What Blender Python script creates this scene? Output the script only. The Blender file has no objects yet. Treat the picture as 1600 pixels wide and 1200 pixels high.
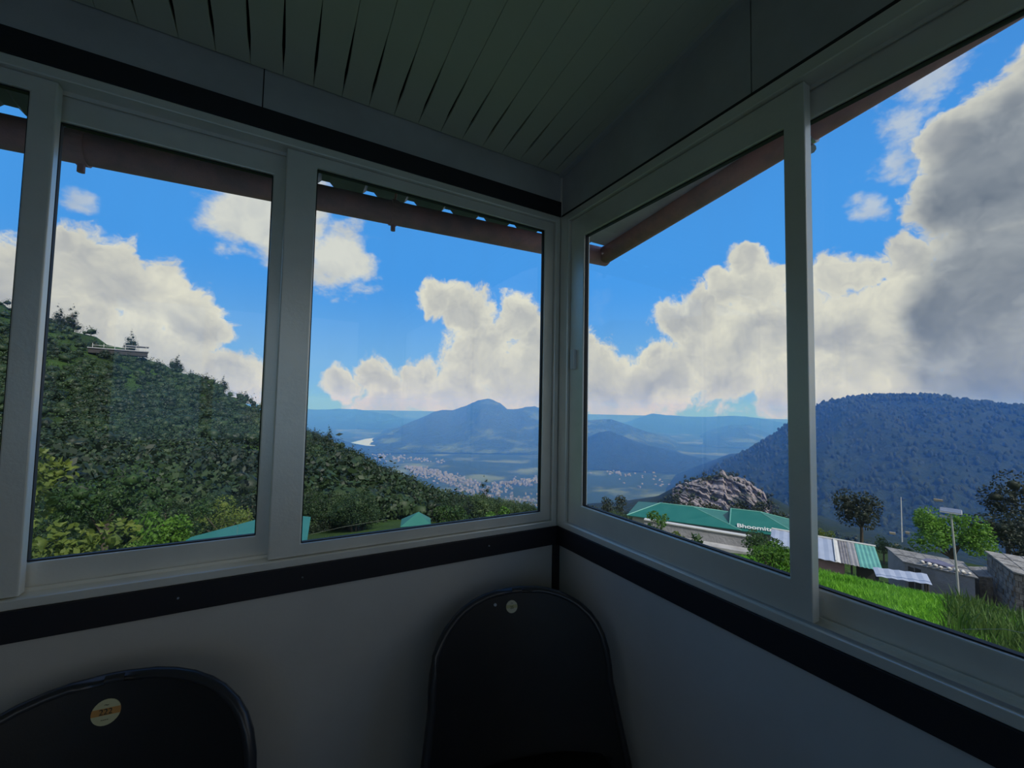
import bpy, bmesh, math, random
import numpy as np
from mathutils import Matrix, Vector

# ------------------------------------------------------------------ camera
scene = bpy.context.scene
COL = scene.collection
EYE = (-0.982, -1.35, 1.45)
cam_d = bpy.data.cameras.new('camera')
cam = bpy.data.objects.new('camera', cam_d)
COL.objects.link(cam)
scene.camera = cam
yaw, pitch, roll = (math.radians(a) for a in (29.601, 2.927, 1.106))
fw = Vector((math.sin(yaw) * math.cos(pitch), math.cos(yaw) * math.cos(pitch), math.sin(pitch)))
rt = Vector((math.cos(yaw), -math.sin(yaw), 0))
up = rt.cross(fw)
r2 = math.cos(roll) * rt + math.sin(roll) * up
u2 = -math.sin(roll) * rt + math.cos(roll) * up
cam.matrix_world = Matrix(((r2.x, u2.x, -fw.x, EYE[0]), (r2.y, u2.y, -fw.y, EYE[1]), (r2.z, u2.z, -fw.z, EYE[2]), (0, 0, 0, 1)))
cam_d.sensor_fit = 'HORIZONTAL'
cam_d.sensor_width = 36.0
cam_d.lens = 647.8 / 1600 * 36.0
cam_d.clip_start = 0.02
cam_d.clip_end = 60000

scene.view_settings.view_transform = 'Standard'
scene.view_settings.look = 'None'
scene.view_settings.gamma = 1.0
scene.view_settings.exposure = 0.0
scene.view_settings.use_curve_mapping = False
scene.cycles.max_bounces = 7
scene.cycles.diffuse_bounces = 4
scene.cycles.transparent_max_bounces = 12
scene.cycles.volume_bounces = 1
scene.cycles.sample_clamp_indirect = 8.0
scene.cycles.adaptive_threshold = 0.02

# ------------------------------------------------------------------ sky
SKY_STRENGTH = 1.0
SUN_STRENGTH = 4.2
SUN_AZ, SUN_EL = 172.0, 46.0
CLOUDS = [(-20.4,10.1,0.085),(-16.0,11.8,0.083),(-12.2,10.3,0.076),(-8.9,8.2,0.064),(-18.2,4.1,0.109),(-11.9,4.1,0.094),(-5.2,1.8,0.068),(-17.9,14.7,0.03),(18.8,13.5,0.038),(23.6,12.4,0.057),(29.4,11.7,0.058),(33.9,8.3,0.082),(26.0,7.3,0.086),(32.3,3.0,0.122),(23.4,2.4,0.067),(38.3,6.6,0.081),(7.0,2.0,0.033),(11.6,2.8,0.046),(17.0,2.8,0.057),(20.9,1.0,0.061),(11.7,-0.9,0.066),(41.8,4.8,0.062),(46.8,3.1,0.068),(42.7,1.4,0.082),(48.0,6.5,0.031),(59.0,17.3,0.032),(57.4,15.1,0.04),(60.8,14.3,0.052),(54.9,12.0,0.054),(51.1,10.5,0.049),(61.1,9.1,0.088),(55.9,6.3,0.102),(50.7,4.4,0.077),(67.5,14.9,0.038),(69.9,14.7,0.032),(66.9,9.3,0.086),(70.0,4.3,0.091),(73.4,15.2,0.039),(74.1,11.7,0.061),(62.9,3.8,0.07),(81.4,28.4,0.025),(80.3,26.1,0.043),(77.4,24.3,0.045),(77.3,20.3,0.053),(80.5,21.3,0.083),(79.5,13.0,0.1),(76.2,8.9,0.087),(79.6,3.9,0.072),(72.9,2.9,0.057)]
SOFT = [(-3.9,20.9,0.071),(0.8,19.8,0.079),(6.4,17.8,0.072),(1.7,23.8,0.06)]
WISPS = [(75.0,30.2,0.050),(74.0,26.9,0.042),(72.9,23.7,0.040),(76.4,31.5,0.04),(71.0,21.0,0.03),(-17.3,18.2,0.02)]
GREYS = [(80.5,20.7,0.090),(80.6,11.6,0.105),(78.5,4.5,0.085),(76.3,9.0,0.05)]


def adir(az, el):
    a, e = math.radians(az), math.radians(el)
    return (math.sin(a) * math.cos(e), math.cos(a) * math.cos(e), math.sin(e))


class NT:
    """short hand for building a node tree"""
    def __init__(self, tree):
        self.t = tree

    def n(self, typ, props=None, **ins):
        nd = self.t.nodes.new(typ)
        for k, v in (props or {}).items():
            setattr(nd, k, v)
        for k, v in ins.items():
            key = int(k[1:]) if k[0] == 'i' and k[1:].isdigit() else k.replace('_', ' ')
            self.set(nd.inputs[key], v)
        return nd

    def set(self, sock, v):
        if hasattr(v, 'is_output'):
            self.t.links.new(v, sock)
        elif hasattr(v, 'outputs'):
            self.t.links.new(v.outputs[0], sock)
        else:
            if hasattr(sock.default_value, '__len__') and not hasattr(v, '__len__'):
                v = (v,) * len(sock.default_value)
            if hasattr(v, '__len__') and hasattr(sock.default_value, '__len__') and len(v) == 3 and len(sock.default_value) == 4:
                v = tuple(v) + (1,)
            sock.default_value = v

    def m(self, op, a, b=0.0, c=0.0, clamp=False):
        return self.n('ShaderNodeMath', {'operation': op, 'use_clamp': clamp}, i0=a, i1=b, i2=c).outputs[0]

    def v(self, op, a, b=None, s=None):
        nd = self.n('ShaderNodeVectorMath', {'operation': op}, i0=a)
        if b is not None:
            self.set(nd.inputs[1], b)
        if s is not None:
            self.set(nd.inputs['Scale'], s)
        return nd.outputs['Value'] if op in ('DISTANCE', 'DOT_PRODUCT', 'LENGTH') else nd.outputs[0]

    def mixc(self, fac, a, b):
        nd = self.n('ShaderNodeMix', {'data_type': 'RGBA'})
        self.set(nd.inputs[0], fac); self.set(nd.inputs[6], a); self.set(nd.inputs[7], b)
        return nd.outputs[2]

    def noise(self, vec, scale, detail=4.0, rough=0.55, out='Fac'):
        nd = self.n('ShaderNodeTexNoise', Scale=scale, Detail=detail, Roughness=rough)
        if vec is not None:
            self.set(nd.inputs['Vector'], vec)
        return nd.outputs[out]

    def smooth(self, x, lo, hi):
        nd = self.n('ShaderNodeMapRange', {'interpolation_type': 'SMOOTHSTEP'}, Value=x)
        nd.inputs['From Min'].default_value = lo; nd.inputs['From Max'].default_value = hi
        return nd.outputs[0]


def build_world():
    g = bpy.data.node_groups.new('cloud_cover', 'ShaderNodeTree')
    g.interface.new_socket('Vector', in_out='INPUT', socket_type='NodeSocketVector')
    g.interface.new_socket('Cover', in_out='OUTPUT', socket_type='NodeSocketFloat')
    g.interface.new_socket('Billow', in_out='OUTPUT', socket_type='NodeSocketFloat')
    g.interface.new_socket('Depth', in_out='OUTPUT', socket_type='NodeSocketFloat')
    N = NT(g)
    gi = g.nodes.new('NodeGroupInput'); go = g.nodes.new('NodeGroupOutput')
    vec = gi.outputs[0]
    wc = N.noise(vec, 8.0, 4.0, 0.55, 'Color')
    wv = N.v('SCALE', N.v('SUBTRACT', wc, (0.5, 0.5, 0.5)), s=0.11)
    p = N.v('ADD', vec, wv)
    fb = N.noise(p, 13.0, 9.0, 0.66)
    d = None
    for az, el, r in CLOUDS:
        q = N.m('MULTIPLY_ADD', N.v('DISTANCE', p, adir(az, el)), -1.0 / (r * 1.18), 1.0)
        d = q if d is None else N.m('MAXIMUM', d, q)
    # the same kind of cumulus goes on over the rest of the sky
    away = N.smooth(N.v('DOT_PRODUCT', vec, adir(32, 8)), math.cos(math.radians(62)), math.cos(math.radians(72)))
    big = N.noise(vec, 2.6, 2.0, 0.5)
    away2 = N.m('MULTIPLY_ADD', N.m('SUBTRACT', big, 0.44), 5.0, 0.0)
    gen = N.m('SUBTRACT', away2, N.m('MULTIPLY_ADD', away, -3.0, 3.0))
    d = N.m('MAXIMUM', d, gen)
    d = N.m('MINIMUM', N.m('MAXIMUM', d, -1.5), 1.0)
    cov = N.m('ADD', d, N.m('MULTIPLY', N.m('SUBTRACT', fb, 0.5), 1.7))
    g.links.new(cov, go.inputs[0])
    s1 = N.noise(p, 9.0, 4.0, 0.55); s2 = N.noise(N.v('ADD', p, (-0.012, 0.006, 0.035)), 9.0, 4.0, 0.55)
    g.links.new(N.m('SUBTRACT', s1, s2), go.inputs[1])
    g.links.new(d, go.inputs[2])

    w = bpy.data.worlds.new('sky'); scene.world = w; w.use_nodes = True
    t = w.node_tree; t.nodes.clear(); N = NT(t)
    out = t.nodes.new('ShaderNodeOutputWorld')
    tc = t.nodes.new('ShaderNodeTexCoord')
    D = N.v('NORMALIZE', tc.outputs['Generated'])
    sep = N.n('ShaderNodeSeparateXYZ', Vector=D)
    z = sep.outputs['Z']

    nd = t.nodes.new('ShaderNodeGroup'); nd.node_tree = g
    t.links.new(D, nd.inputs[0])
    c0, bil, dep = nd.outputs
    mask = N.smooth(c0, -0.06, 0.24)
    thin = N.m('MULTIPLY', N.smooth(c0, 0.75, 0.10), 0.45)
    lit = N.m('ADD', N.m('MULTIPLY_ADD', bil, 1.7, 0.42), thin, clamp=True)
    wn = N.noise(N.v('MULTIPLY', D, (1.0, 1.0, 1.5)), 17.0, 6.0, 0.62)

    def layer(lst, k, amp, lo, hi, alpha):
        q = None
        for az, el, r in lst:
            e = N.m('MULTIPLY_ADD', N.v('DISTANCE', D, adir(az, el)), -1.0 / (r * k), 1.0)
            q = e if q is None else N.m('MAXIMUM', q, e)
        return N.m('MULTIPLY', N.smooth(N.m('ADD', q, N.m('MULTIPLY', N.m('SUBTRACT', wn, 0.5), amp)), lo, hi), alpha)
    mask = N.m('MAXIMUM', mask, layer(SOFT, 1.25, 1.5, 0.0, 0.55, 0.9))
    mask = N.m('MAXIMUM', mask, layer(WISPS, 1.5, 2.6, 0.25, 1.0, 0.6))
    # thick rain-grey bodies of the big clouds
    gd = None
    for az, el, r in GREYS:
        q = N.m('MULTIPLY_ADD', N.v('DISTANCE', D, adir(az, el)), -1.0 / (r * 1.25), 1.0)
        gd = q if gd is None else N.m('MAXIMUM', gd, q)
    gd = N.m('ADD', gd, N.m('MULTIPLY', N.m('SUBTRACT', N.noise(D, 10.0, 3.0, 0.6), 0.5), 0.9))
    grey = N.m('MULTIPLY', N.smooth(gd, -0.15, 0.42), 0.92)
    litc = N.mixc(lit, (0.40, 0.42, 0.46), (0.80, 0.78, 0.66))
    greyc = N.mixc(lit, (0.135, 0.175, 0.235), (0.36, 0.395, 0.44))
    cloud = N.mixc(grey, litc, greyc)
    blue = N.mixc(N.smooth(z, -0.02, 0.30), (0.23, 0.50, 0.83), (0.070, 0.345, 0.86))
    blue = N.mixc(N.smooth(z, 0.30, 0.9), blue, (0.045, 0.20, 0.62))
    low = N.mixc(N.smooth(z, -0.02, -0.12), N.mixc(mask, blue, cloud), (0.12, 0.17, 0.22))
    bg = N.n('ShaderNodeBackground', Color=low, Strength=SKY_STRENGTH)
    t.links.new(bg.outputs[0], out.inputs[0])
    w.cycles.sampling_method = 'MANUAL'
    w.cycles.sample_map_resolution = 512


build_world()
sun_d = bpy.data.lights.new('sun', 'SUN')
sun_d.energy = SUN_STRENGTH
sun_d.angle = math.radians(1.5)
sun_d.color = (1.0, 0.95, 0.88)
sun = bpy.data.objects.new('sun', sun_d); COL.objects.link(sun)
sun.rotation_euler = Vector(adir(SUN_AZ, SUN_EL)).to_track_quat('Z', 'Y').to_euler()

# ------------------------------------------------------------------ helpers
RNG = np.random.default_rng(7)
random.seed(7)
MATS = {}


def mat(name, color, rough=0.6, metal=0.0, spec=0.5, var=0.0, scale=8.0, color2=None, bump=0.0, bscale=40.0, coords='Object', translucent=0.0, objrand=0.0, detail=5.0, sharp=None):
    if name in MATS:
        return MATS[name]
    m = bpy.data.materials.new(name); m.use_nodes = True
    t = m.node_tree; t.nodes.clear(); N = NT(t)
    out = t.nodes.new('ShaderNodeOutputMaterial')
    bs = t.nodes.new('ShaderNodeBsdfPrincipled')
    tc = t.nodes.new('ShaderNodeTexCoord')
    vec = tc.outputs[coords]
    col = None
    c = tuple(color) + (1,)
    if color2 is not None or var > 0:
        fac = N.noise(vec, scale, detail, 0.6)
        if sharp:
            fac = N.smooth(fac, sharp[0], sharp[1])
        else:
            fac = N.smooth(fac, 0.3, 0.7)
        if color2 is None:
            color2 = tuple(x * (1 - var) for x in color)
        col = N.mixc(fac, c, tuple(color2) + (1,))
    if objrand > 0:
        oi = t.nodes.new('ShaderNodeObjectInfo')
        hs = N.n('ShaderNodeHueSaturation', Color=(col if col is not None else c))
        t.links.new(N.m('MULTIPLY_ADD', oi.outputs['Random'], objrand * 2, 1 - objrand), hs.inputs['Value'])
        t.links.new(N.m('MULTIPLY_ADD', oi.outputs['Random'], -0.04, 0.52), hs.inputs['Hue'])
        col = hs.outputs[0]
    N.set(bs.inputs['Base Color'], col if col is not None else c)
    bs.inputs['Roughness'].default_value = rough
    bs.inputs['Metallic'].default_value = metal
    bs.inputs['Specular IOR Level'].default_value = spec
    if bump > 0:
        b = N.n('ShaderNodeBump', Strength=bump, Height=N.noise(vec, bscale, 4.0, 0.6))
        b.inputs['Distance'].default_value = 1.0 / bscale
        t.links.new(b.outputs[0], bs.inputs['Normal'])
    sh = bs.outputs[0]
    if translucent > 0:
        tr = N.n('ShaderNodeBsdfTranslucent', Color=(col if col is not None else c))
        mx = N.n('ShaderNodeMixShader', Fac=translucent)
        t.links.new(bs.outputs[0], mx.inputs[1]); t.links.new(tr.outputs[0], mx.inputs[2])
        sh = mx.outputs[0]
    t.links.new(sh, out.inputs[0])
    MATS[name] = m
    return m


def glass_material():
    m = bpy.data.materials.new('window_glass'); m.use_nodes = True
    t = m.node_tree; t.nodes.clear(); N = NT(t)
    out = t.nodes.new('ShaderNodeOutputMaterial')
    tc = t.nodes.new('ShaderNodeTexCoord')
    tr = N.n('ShaderNodeBsdfTransparent', Color=(0.93, 0.95, 0.95))
    gl = N.n('ShaderNodeBsdfGlossy', Color=(0.9, 0.95, 0.95), Roughness=0.02)
    fr = N.n('ShaderNodeFresnel', IOR=1.45)
    mx = N.n('ShaderNodeMixShader', Fac=fr.outputs[0])
    t.links.new(tr.outputs[0], mx.inputs[1]); t.links.new(gl.outputs[0], mx.inputs[2])
    # dust and wipe marks on the glass
    st = N.v('MULTIPLY', tc.outputs['Object'], (3.0, 3.0, 0.8))
    dirt = N.m('MULTIPLY', N.smooth(N.noise(st, 1.6, 5.0, 0.6), 0.35, 0.8), 0.055)
    df = N.n('ShaderNodeBsdfTranslucent', Color=(0.62, 0.62, 0.58))
    m2 = N.n('ShaderNodeMixShader', Fac=dirt)
    t.links.new(mx.outputs[0], m2.inputs[1]); t.links.new(df.outputs[0], m2.inputs[2])
    t.links.new(m2.outputs[0], out.inputs[0])
    return m


def tag(o, label=None, cat=None, group=None, kind=None):
    if label: o['label'] = label
    if cat: o['category'] = cat
    if group: o['group'] = group
    if kind: o['kind'] = kind
    return o


def attach(o, parent):
    if parent is not None:
        o.parent = parent
        o.matrix_parent_inverse = Matrix.Identity(4)
    return o


def empty(name, loc=(0, 0, 0), rz=0.0, parent=None):
    o = bpy.data.objects.new(name, None); COL.objects.link(o)
    o.location = loc; o.rotation_euler = (0, 0, rz)
    o.empty_display_size = 0.2
    return attach(o, parent)


def raw(name, verts, faces, mats, parent=None, smooth=False, mi=None, loc=None):
    """verts: (n,3) list, faces: list of tuples or an (n,k) integer array"""
    me = bpy.data.meshes.new(name)
    if isinstance(faces, np.ndarray):
        verts = np.asarray(verts, np.float32)
        k = faces.shape[1]; nf = len(faces)
        me.vertices.add(len(verts)); me.vertices.foreach_set('co', verts.ravel())
        me.loops.add(nf * k); me.loops.foreach_set('vertex_index', faces.ravel().astype(np.int32))
        me.polygons.add(nf); me.polygons.foreach_set('loop_start', np.arange(0, nf * k, k, dtype=np.int32))
        me.update(calc_edges=True); me.validate()
    else:
        me.from_pydata([tuple(v) for v in verts], [], [tuple(f) for f in faces]); me.update()
    if not isinstance(mats, (list, tuple)):
        mats = [mats]
    for m in mats:
        me.materials.append(m)
    if mi is not None:
        me.polygons.foreach_set('material_index', np.asarray(mi, np.int32))
    if smooth:
        me.polygons.foreach_set('use_smooth', np.ones(len(me.polygons), bool))
    o = bpy.data.objects.new(name, me); COL.objects.link(o)
    if loc is not None:
        o.location = loc
    return attach(o, parent)


class MB:
    def __init__(self, off=(0, 0, 0)):
        self.v = []; self.f = []; self.off = off

    def add(self, vs, fs):
        b = len(self.v)
        ox, oy, oz = self.off
        self.v += [(x - ox, y - oy, z - oz) for x, y, z in vs]
        self.f += [tuple(b + i for i in f) for f in fs]
        return self

    def box(self, x0, x1, y0, y1, z0, z1):
        return self.add([(x0, y0, z0), (x1, y0, z0), (x1, y1, z0), (x0, y1, z0), (x0, y0, z1), (x1, y0, z1), (x1, y1, z1), (x0, y1, z1)],
                        [(0, 3, 2, 1), (4, 5, 6, 7), (0, 1, 5, 4), (1, 2, 6, 5), (2, 3, 7, 6), (3, 0, 4, 7)])

    def hexa(self, p):
        """eight corners: bottom four, top four"""
        return self.add(p, [(0, 3, 2, 1), (4, 5, 6, 7), (0, 1, 5, 4), (1, 2, 6, 5), (2, 3, 7, 6), (3, 0, 4, 7)])

    def tube(self, pts, rad, seg=12, cap=True):
        pts = [Vector(p) for p in pts]
        rings = []
        for i, p in enumerate(pts):
            d = (pts[min(i + 1, len(pts) - 1)] - pts[max(i - 1, 0)]).normalized()
            a = d.orthogonal().normalized() if abs(d.z) > 0.9 else d.cross(Vector((0, 0, 1))).normalized()
            b = d.cross(a)
            r = rad[i] if hasattr(rad, '__len__') else rad
            rings.append([tuple(p + r * (math.cos(2 * math.pi * k / seg) * a + math.sin(2 * math.pi * k / seg) * b)) for k in range(seg)])
        vs = [v for r in rings for v in r]; fs = []
        for i in range(len(rings) - 1):
            for k in range(seg):
                k2 = (k + 1) % seg
                fs.append((i * seg + k, i * seg + k2, (i + 1) * seg + k2, (i + 1) * seg + k))
        if cap:
            fs.append(tuple(range(seg))[::-1]); fs.append(tuple(range((len(rings) - 1) * seg, len(rings) * seg)))
        return self.add(vs, fs)

    def build(self, name, m, parent=None, bevel=0.0, smooth=False, loc=None):
        o = raw(name, self.v, self.f, m, parent, smooth, loc=loc)
        if bevel > 0:
            md = o.modifiers.new('bevel', 'BEVEL'); md.width = bevel; md.segments = 2; md.limit_method = 'ANGLE'
        return o


def frame_ring(axis, a0, a1, z0, z1, d0, d1, w):
    """a rectangular frame; axis 'x' lies along X with depth in Y, 'y' lies along Y with depth in X; w = (left, right, bottom, top) widths"""
    mb = MB()
    ia0, ia1, iz0, iz1 = a0 + w[0], a1 - w[1], z0 + w[2], z1 - w[3]
    out = [(a0, z0), (a1, z0), (a1, z1), (a0, z1)]; inn = [(ia0, iz0), (ia1, iz0), (ia1, iz1), (ia0, iz1)]
    def P(q, d): return (q[0], d, q[1]) if axis == 'x' else (d, q[0], q[1])
    vs = [P(q, d0) for q in out] + [P(q, d0) for q in inn] + [P(q, d1) for q in out] + [P(q, d1) for q in inn]
    fs = []
    for k in range(4):
        j = (k + 1) % 4
        fs += [(k, j, 4 + j, 4 + k), (8 + k, 12 + k, 12 + j, 8 + j), (k, 8 + k, 8 + j, j), (4 + k, 4 + j, 12 + j, 12 + k)]
    mb.add(vs, fs)
    return mb


# value noise
_PERM = np.random.default_rng(3).random((256, 256))


def vnoise(x, y):
    x = np.asarray(x, float); y = np.asarray(y, float)
    xi = np.floor(x).astype(int); yi = np.floor(y).astype(int)
    fx = x - xi; fy = y - yi
    fx = fx * fx * (3 - 2 * fx); fy = fy * fy * (3 - 2 * fy)
    g = lambda a, b: _PERM[a & 255, b & 255]
    return (g(xi, yi) * (1 - fx) + g(xi + 1, yi) * fx) * (1 - fy) + (g(xi, yi + 1) * (1 - fx) + g(xi + 1, yi + 1) * fx) * fy


def fbm(x, y, o=4):
    s = 0; a = 0.5
    for k in range(o):
        s = s + a * (vnoise(x * 2 ** k + 17 * k, y * 2 ** k + 31 * k) - 0.5); a *= 0.5
    return s


def pol(az, r, z=None, tan=None):
    """a point at compass bearing az (from +Y towards +X) and distance r from the viewing corner"""
    a = math.radians(az)
    if tan is not None:
        z = EYE[2] + r * tan
    return (EYE[0] + r * math.sin(a), EYE[1] + r * math.cos(a), z)


# ------------------------------------------------------------------ materials
M_ALU = mat('aluminium_frame', (0.90, 0.87, 0.79), 0.33, 0.35, 0.5, color2=(0.82, 0.795, 0.72), scale=5.0, bump=0.05, bscale=60)
M_GASK = mat('black_rubber', (0.012, 0.012, 0.014), 0.6)
M_TRIM = mat('black_trim', (0.010, 0.010, 0.016), 0.55, color2=(0.016, 0.013, 0.018), scale=6)
M_WALL = mat('grey_wall_panel', (0.60, 0.585, 0.56), 0.42, 0.0, 0.5, color2=(0.54, 0.525, 0.50), scale=2.5, bump=0.04, bscale=90)
M_PANEL = mat('grey_fascia_panel', (0.58, 0.58, 0.57), 0.5, 0.0, 0.4, var=0.2, scale=3)
M_PLANK = mat('ceiling_plank', (0.76, 0.76, 0.62), 0.40, 0.0, 0.5, color2=(0.70, 0.70, 0.56), scale=2.0)
M_DARK = mat('dark_void', (0.006, 0.006, 0.007), 0.9)
M_FLOOR = mat('floor_tile', (0.34, 0.33, 0.30), 0.4, var=0.25, scale=4)
M_ROOM = mat('plaster', (0.82, 0.81, 0.78), 0.7, var=0.1, scale=2)
M_CHAIR = mat('black_plastic', (0.012, 0.011, 0.012), 0.42, 0.0, 0.5, var=0.3, scale=12, bump=0.06, bscale=300)
M_PIPE = mat('red_oxide_pipe', (0.66, 0.30, 0.29), 0.6, 0.0, 0.4, color2=(0.44, 0.24, 0.25), scale=12, bump=0.15, bscale=60)
M_SHEET = mat('galvanised_sheet', (0.20, 0.22, 0.26), 0.5, 0.4, 0.5, var=0.25, scale=8)
M_GLASS = glass_material()

# ------------------------------------------------------------------ the room
X0, Y0 = -3.4, -3.3          # far ends of the room
SL = 0.125                   # roof slope


def zc(y):
    return 2.398 - SL * y


def room():
    fl = MB().box(X0 - 0.1, 0.1, Y0 - 0.1, 0.1, -0.12, 0.0).build('floor', M_FLOOR)
    tag(fl, 'dark tiled floor of the glazed porch', kind='structure')
    # left wall: lower panel
    wl = MB().box(X0, 0.0, 0.0, 0.09, 0.0, 0.945).build('wall_left', M_WALL)
    tag(wl, 'satin grey panelled wall under the wide window', kind='structure')
    p = MB()
    for a, b in ((X0, -2.21), (-2.207, -1.052), (-1.049, 0.0)):
        MB().box(a, b, 0.004, 0.05, 2.27, 2.412).build('panel', M_PANEL, wl)
    wr = MB().box(0.0, 0.09, Y0, 0.09, 0.0, 0.945).build('wall_right', M_WALL)
    tag(wr, 'satin grey panelled wall under the corner window', kind='structure')
    for a, b in ((-1.98, -0.7815), (-0.7785, 0.0), (Y0, -1.983)):
        mb = MB()
        mb.hexa([(0.004, a, 2.226), (0.05, a, 2.226), (0.05, b, 2.226), (0.004, b, 2.226),
                 (0.004, a, zc(a) + 0.03), (0.05, a, zc(a) + 0.03), (0.05, b, zc(b) + 0.03), (0.004, b, zc(b) + 0.03)])
        mb.build('panel', M_PANEL, wr)
    MB().hexa([(0.01, Y0, 2.2), (0.06, Y0, 2.2), (0.06, 0, 2.2), (0.01, 0, 2.2), (0.01, Y0, zc(Y0) + .02), (0.06, Y0, zc(Y0) + .02), (0.06, 0, zc(0) + .02), (0.01, 0, zc(0) + .02)]).build('backing_board', M_DARK, wr)
    MB().box(X0, 0.0, 0.01, 0.06, 2.2, 2.41).build('backing_board', M_DARK, wl)
    # parts of both walls out of the picture, beside the windows
    MB().box(X0, -2.5, 0.0, 0.09, 0.945, 2.25).build('side_pier', M_WALL, wl)
    MB().box(0.0, 0.09, Y0, -2.6, 0.945, 2.25).build('side_pier', M_WALL, wr)
    wb = MB().box(X0 - 0.1, 0.1, Y0 - 0.1, Y0, 0.0, 1.0).box(X0 - 0.1, 0.1, Y0 - 0.1, Y0, 2.40, 2.9).box(X0 - 0.1, -2.3, Y0 - 0.1, Y0, 1.0, 2.40).box(-0.15, 0.1, Y0 - 0.1, Y0, 1.0, 2.40).build('wall_back', M_ROOM)  # with an opening for the added rear window
    tag(wb, 'plain plastered wall behind the viewer', kind='structure')
    ws = MB().box(X0 - 0.1, X0, Y0, 0.1, 0.0, 2.9).build('wall_side', M_ROOM)
    tag(ws, 'plain plastered side wall of the porch', kind='structure')
    # ceiling: dark backing with single planks under it
    ce = MB().hexa([(X0, Y0, zc(Y0) + .012), (0.06, Y0, zc(Y0) + .012), (0.06, 0.06, zc(0.06) + .012), (X0, 0.06, zc(0.06) + .012),
                    (X0, Y0, zc(Y0) + .02), (0.06, Y0, zc(Y0) + .02), (0.06, 0.06, zc(0.06) + .02), (X0, 0.06, zc(0.06) + .02)]).build('ceiling', M_DARK)
    tag(ce, 'sloping ceiling of narrow grey planks with dark joints', kind='structure')
    ys = [0.0, -0.03, -0.09, -0.16, -0.26, -0.6, -1.6, Y0]
    gp = [0.0004, 0.002, 0.0080, 0.0062, 0.0012, 0.0007, 0.0006, 0.0006]
    W = 0.0803
    vs = []; fs = []
    n = len(ys)
    for y, g in zip(ys, gp):
        for x, dz in ((g / 2, 0.0008), (g / 2 + 0.001, 0.0), (W - g / 2 - 0.001, 0.0), (W - g / 2, 0.0008), (W - g / 2, 0.011), (g / 2, 0.011)):
            vs.append((x, y, zc(y) + dz))
    for i in range(n - 1):
        for k in range(6):
            k2 = (k + 1) % 6
            fs.append((i * 6 + k, (i + 1) * 6 + k, (i + 1) * 6 + k2, i * 6 + k2))
    fs.append(tuple(range(6))); fs.append(tuple(range((n - 1) * 6, n * 6))[::-1])
    first = None
    for i in range(42):
        x = -0.040 - W * (i + 0)
        if first is None:
            o = first = raw('plank', vs, fs, M_PLANK, ce)
        else:
            o = first.copy(); COL.objects.link(o)
        o.location = (x - W + 0.0, 0, 0)
    e = first.copy(); COL.objects.link(e); e.location = (-0.040, 0, 0); e.scale = (0.44, 1, 1)
    # trims
    tag(MB().box(X0, 0.0, -0.006, 0.02, 0.910, 0.980).build('trim_1', M_TRIM, bevel=0.002), 'black trim band under the wide window', kind='structure')
    tag(MB().box(X0, 0.0, -0.004, 0.02, 2.220, 2.283).build('trim_2', M_TRIM, bevel=0.002), 'black trim band above the wide window', kind='structure')
    tag(MB().box(-0.006, 0.02, Y0, -0.006, 0.912, 0.982).build('trim_3', M_TRIM, bevel=0.002), 'black trim band under the corner window', kind='structure')
    tag(MB().box(0.001, 0.02, Y0, 0.0, 2.216, 2.227).build('trim_4', M_TRIM), 'thin black joint above the corner window', kind='structure')
    tag(MB().box(-0.022, 0.0, -0.022, 0.0, 0.0, 0.912).build('trim_5', M_TRIM, bevel=0.002), 'black corner post between the two low walls', kind='structure')
    y0, y1 = Y0, 0.0
    tag(MB().hexa([(-0.012, y0, zc(y0) - .012), (0.004, y0, zc(y0) - .012), (0.004, y1, zc(y1) - .012), (-0.012, y1, zc(y1) - .012),
                   (-0.012, y0, zc(y0)), (0.004, y0, zc(y0)), (0.004, y1, zc(y1)), (-0.012, y1, zc(y1))]).build('trim_6', mat('edge_bead', (0.62, 0.62, 0.60), 0.4)), 'slim grey bead where ceiling meets the corner wall', kind='structure')
    # screws in the black trim
    M_SCREW = mat('steel_screw', (0.6, 0.6, 0.62), 0.3, 0.9)
    t1 = bpy.data.objects['trim_1']
    for x in (-1.175, -0.895, -0.30, -1.75):
        MB().tube([(x, -0.006, 0.948), (x, -0.0085, 0.948)], 0.0026, 8).build('screw', M_SCREW, t1)


def sash(name, parent, axis, a0, a1, z0, z1, d0, d1, w):
    s = frame_ring(axis, a0, a1, z0, z1, d0, d1, w).build(name, M_ALU, parent, bevel=0.003)
    dm = (d0 + d1) / 2
    ia0, ia1, iz0, iz1 = a0 + w[0], a1 - w[1], z0 + w[2], z1 - w[3]
    g = frame_ring(axis, ia0 - 0.001, ia1 + 0.001, iz0 - 0.001, iz1 + 0.001, dm - 0.007, dm + 0.007, (0.004,) * 4).build('gasket', M_GASK, s)
    q = [(ia0, iz0), (ia1, iz0), (ia1, iz1), (ia0, iz1)]
    mb = MB()
    if axis == 'x':
        mb.add([(a, dm, z) for a, z in q], [(0, 1, 2, 3)])
    else:
        mb.add([(dm, a, z) for a, z in q], [(0, 3, 2, 1)])
    mb.build('pane', M_GLASS, s)
    return s


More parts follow.
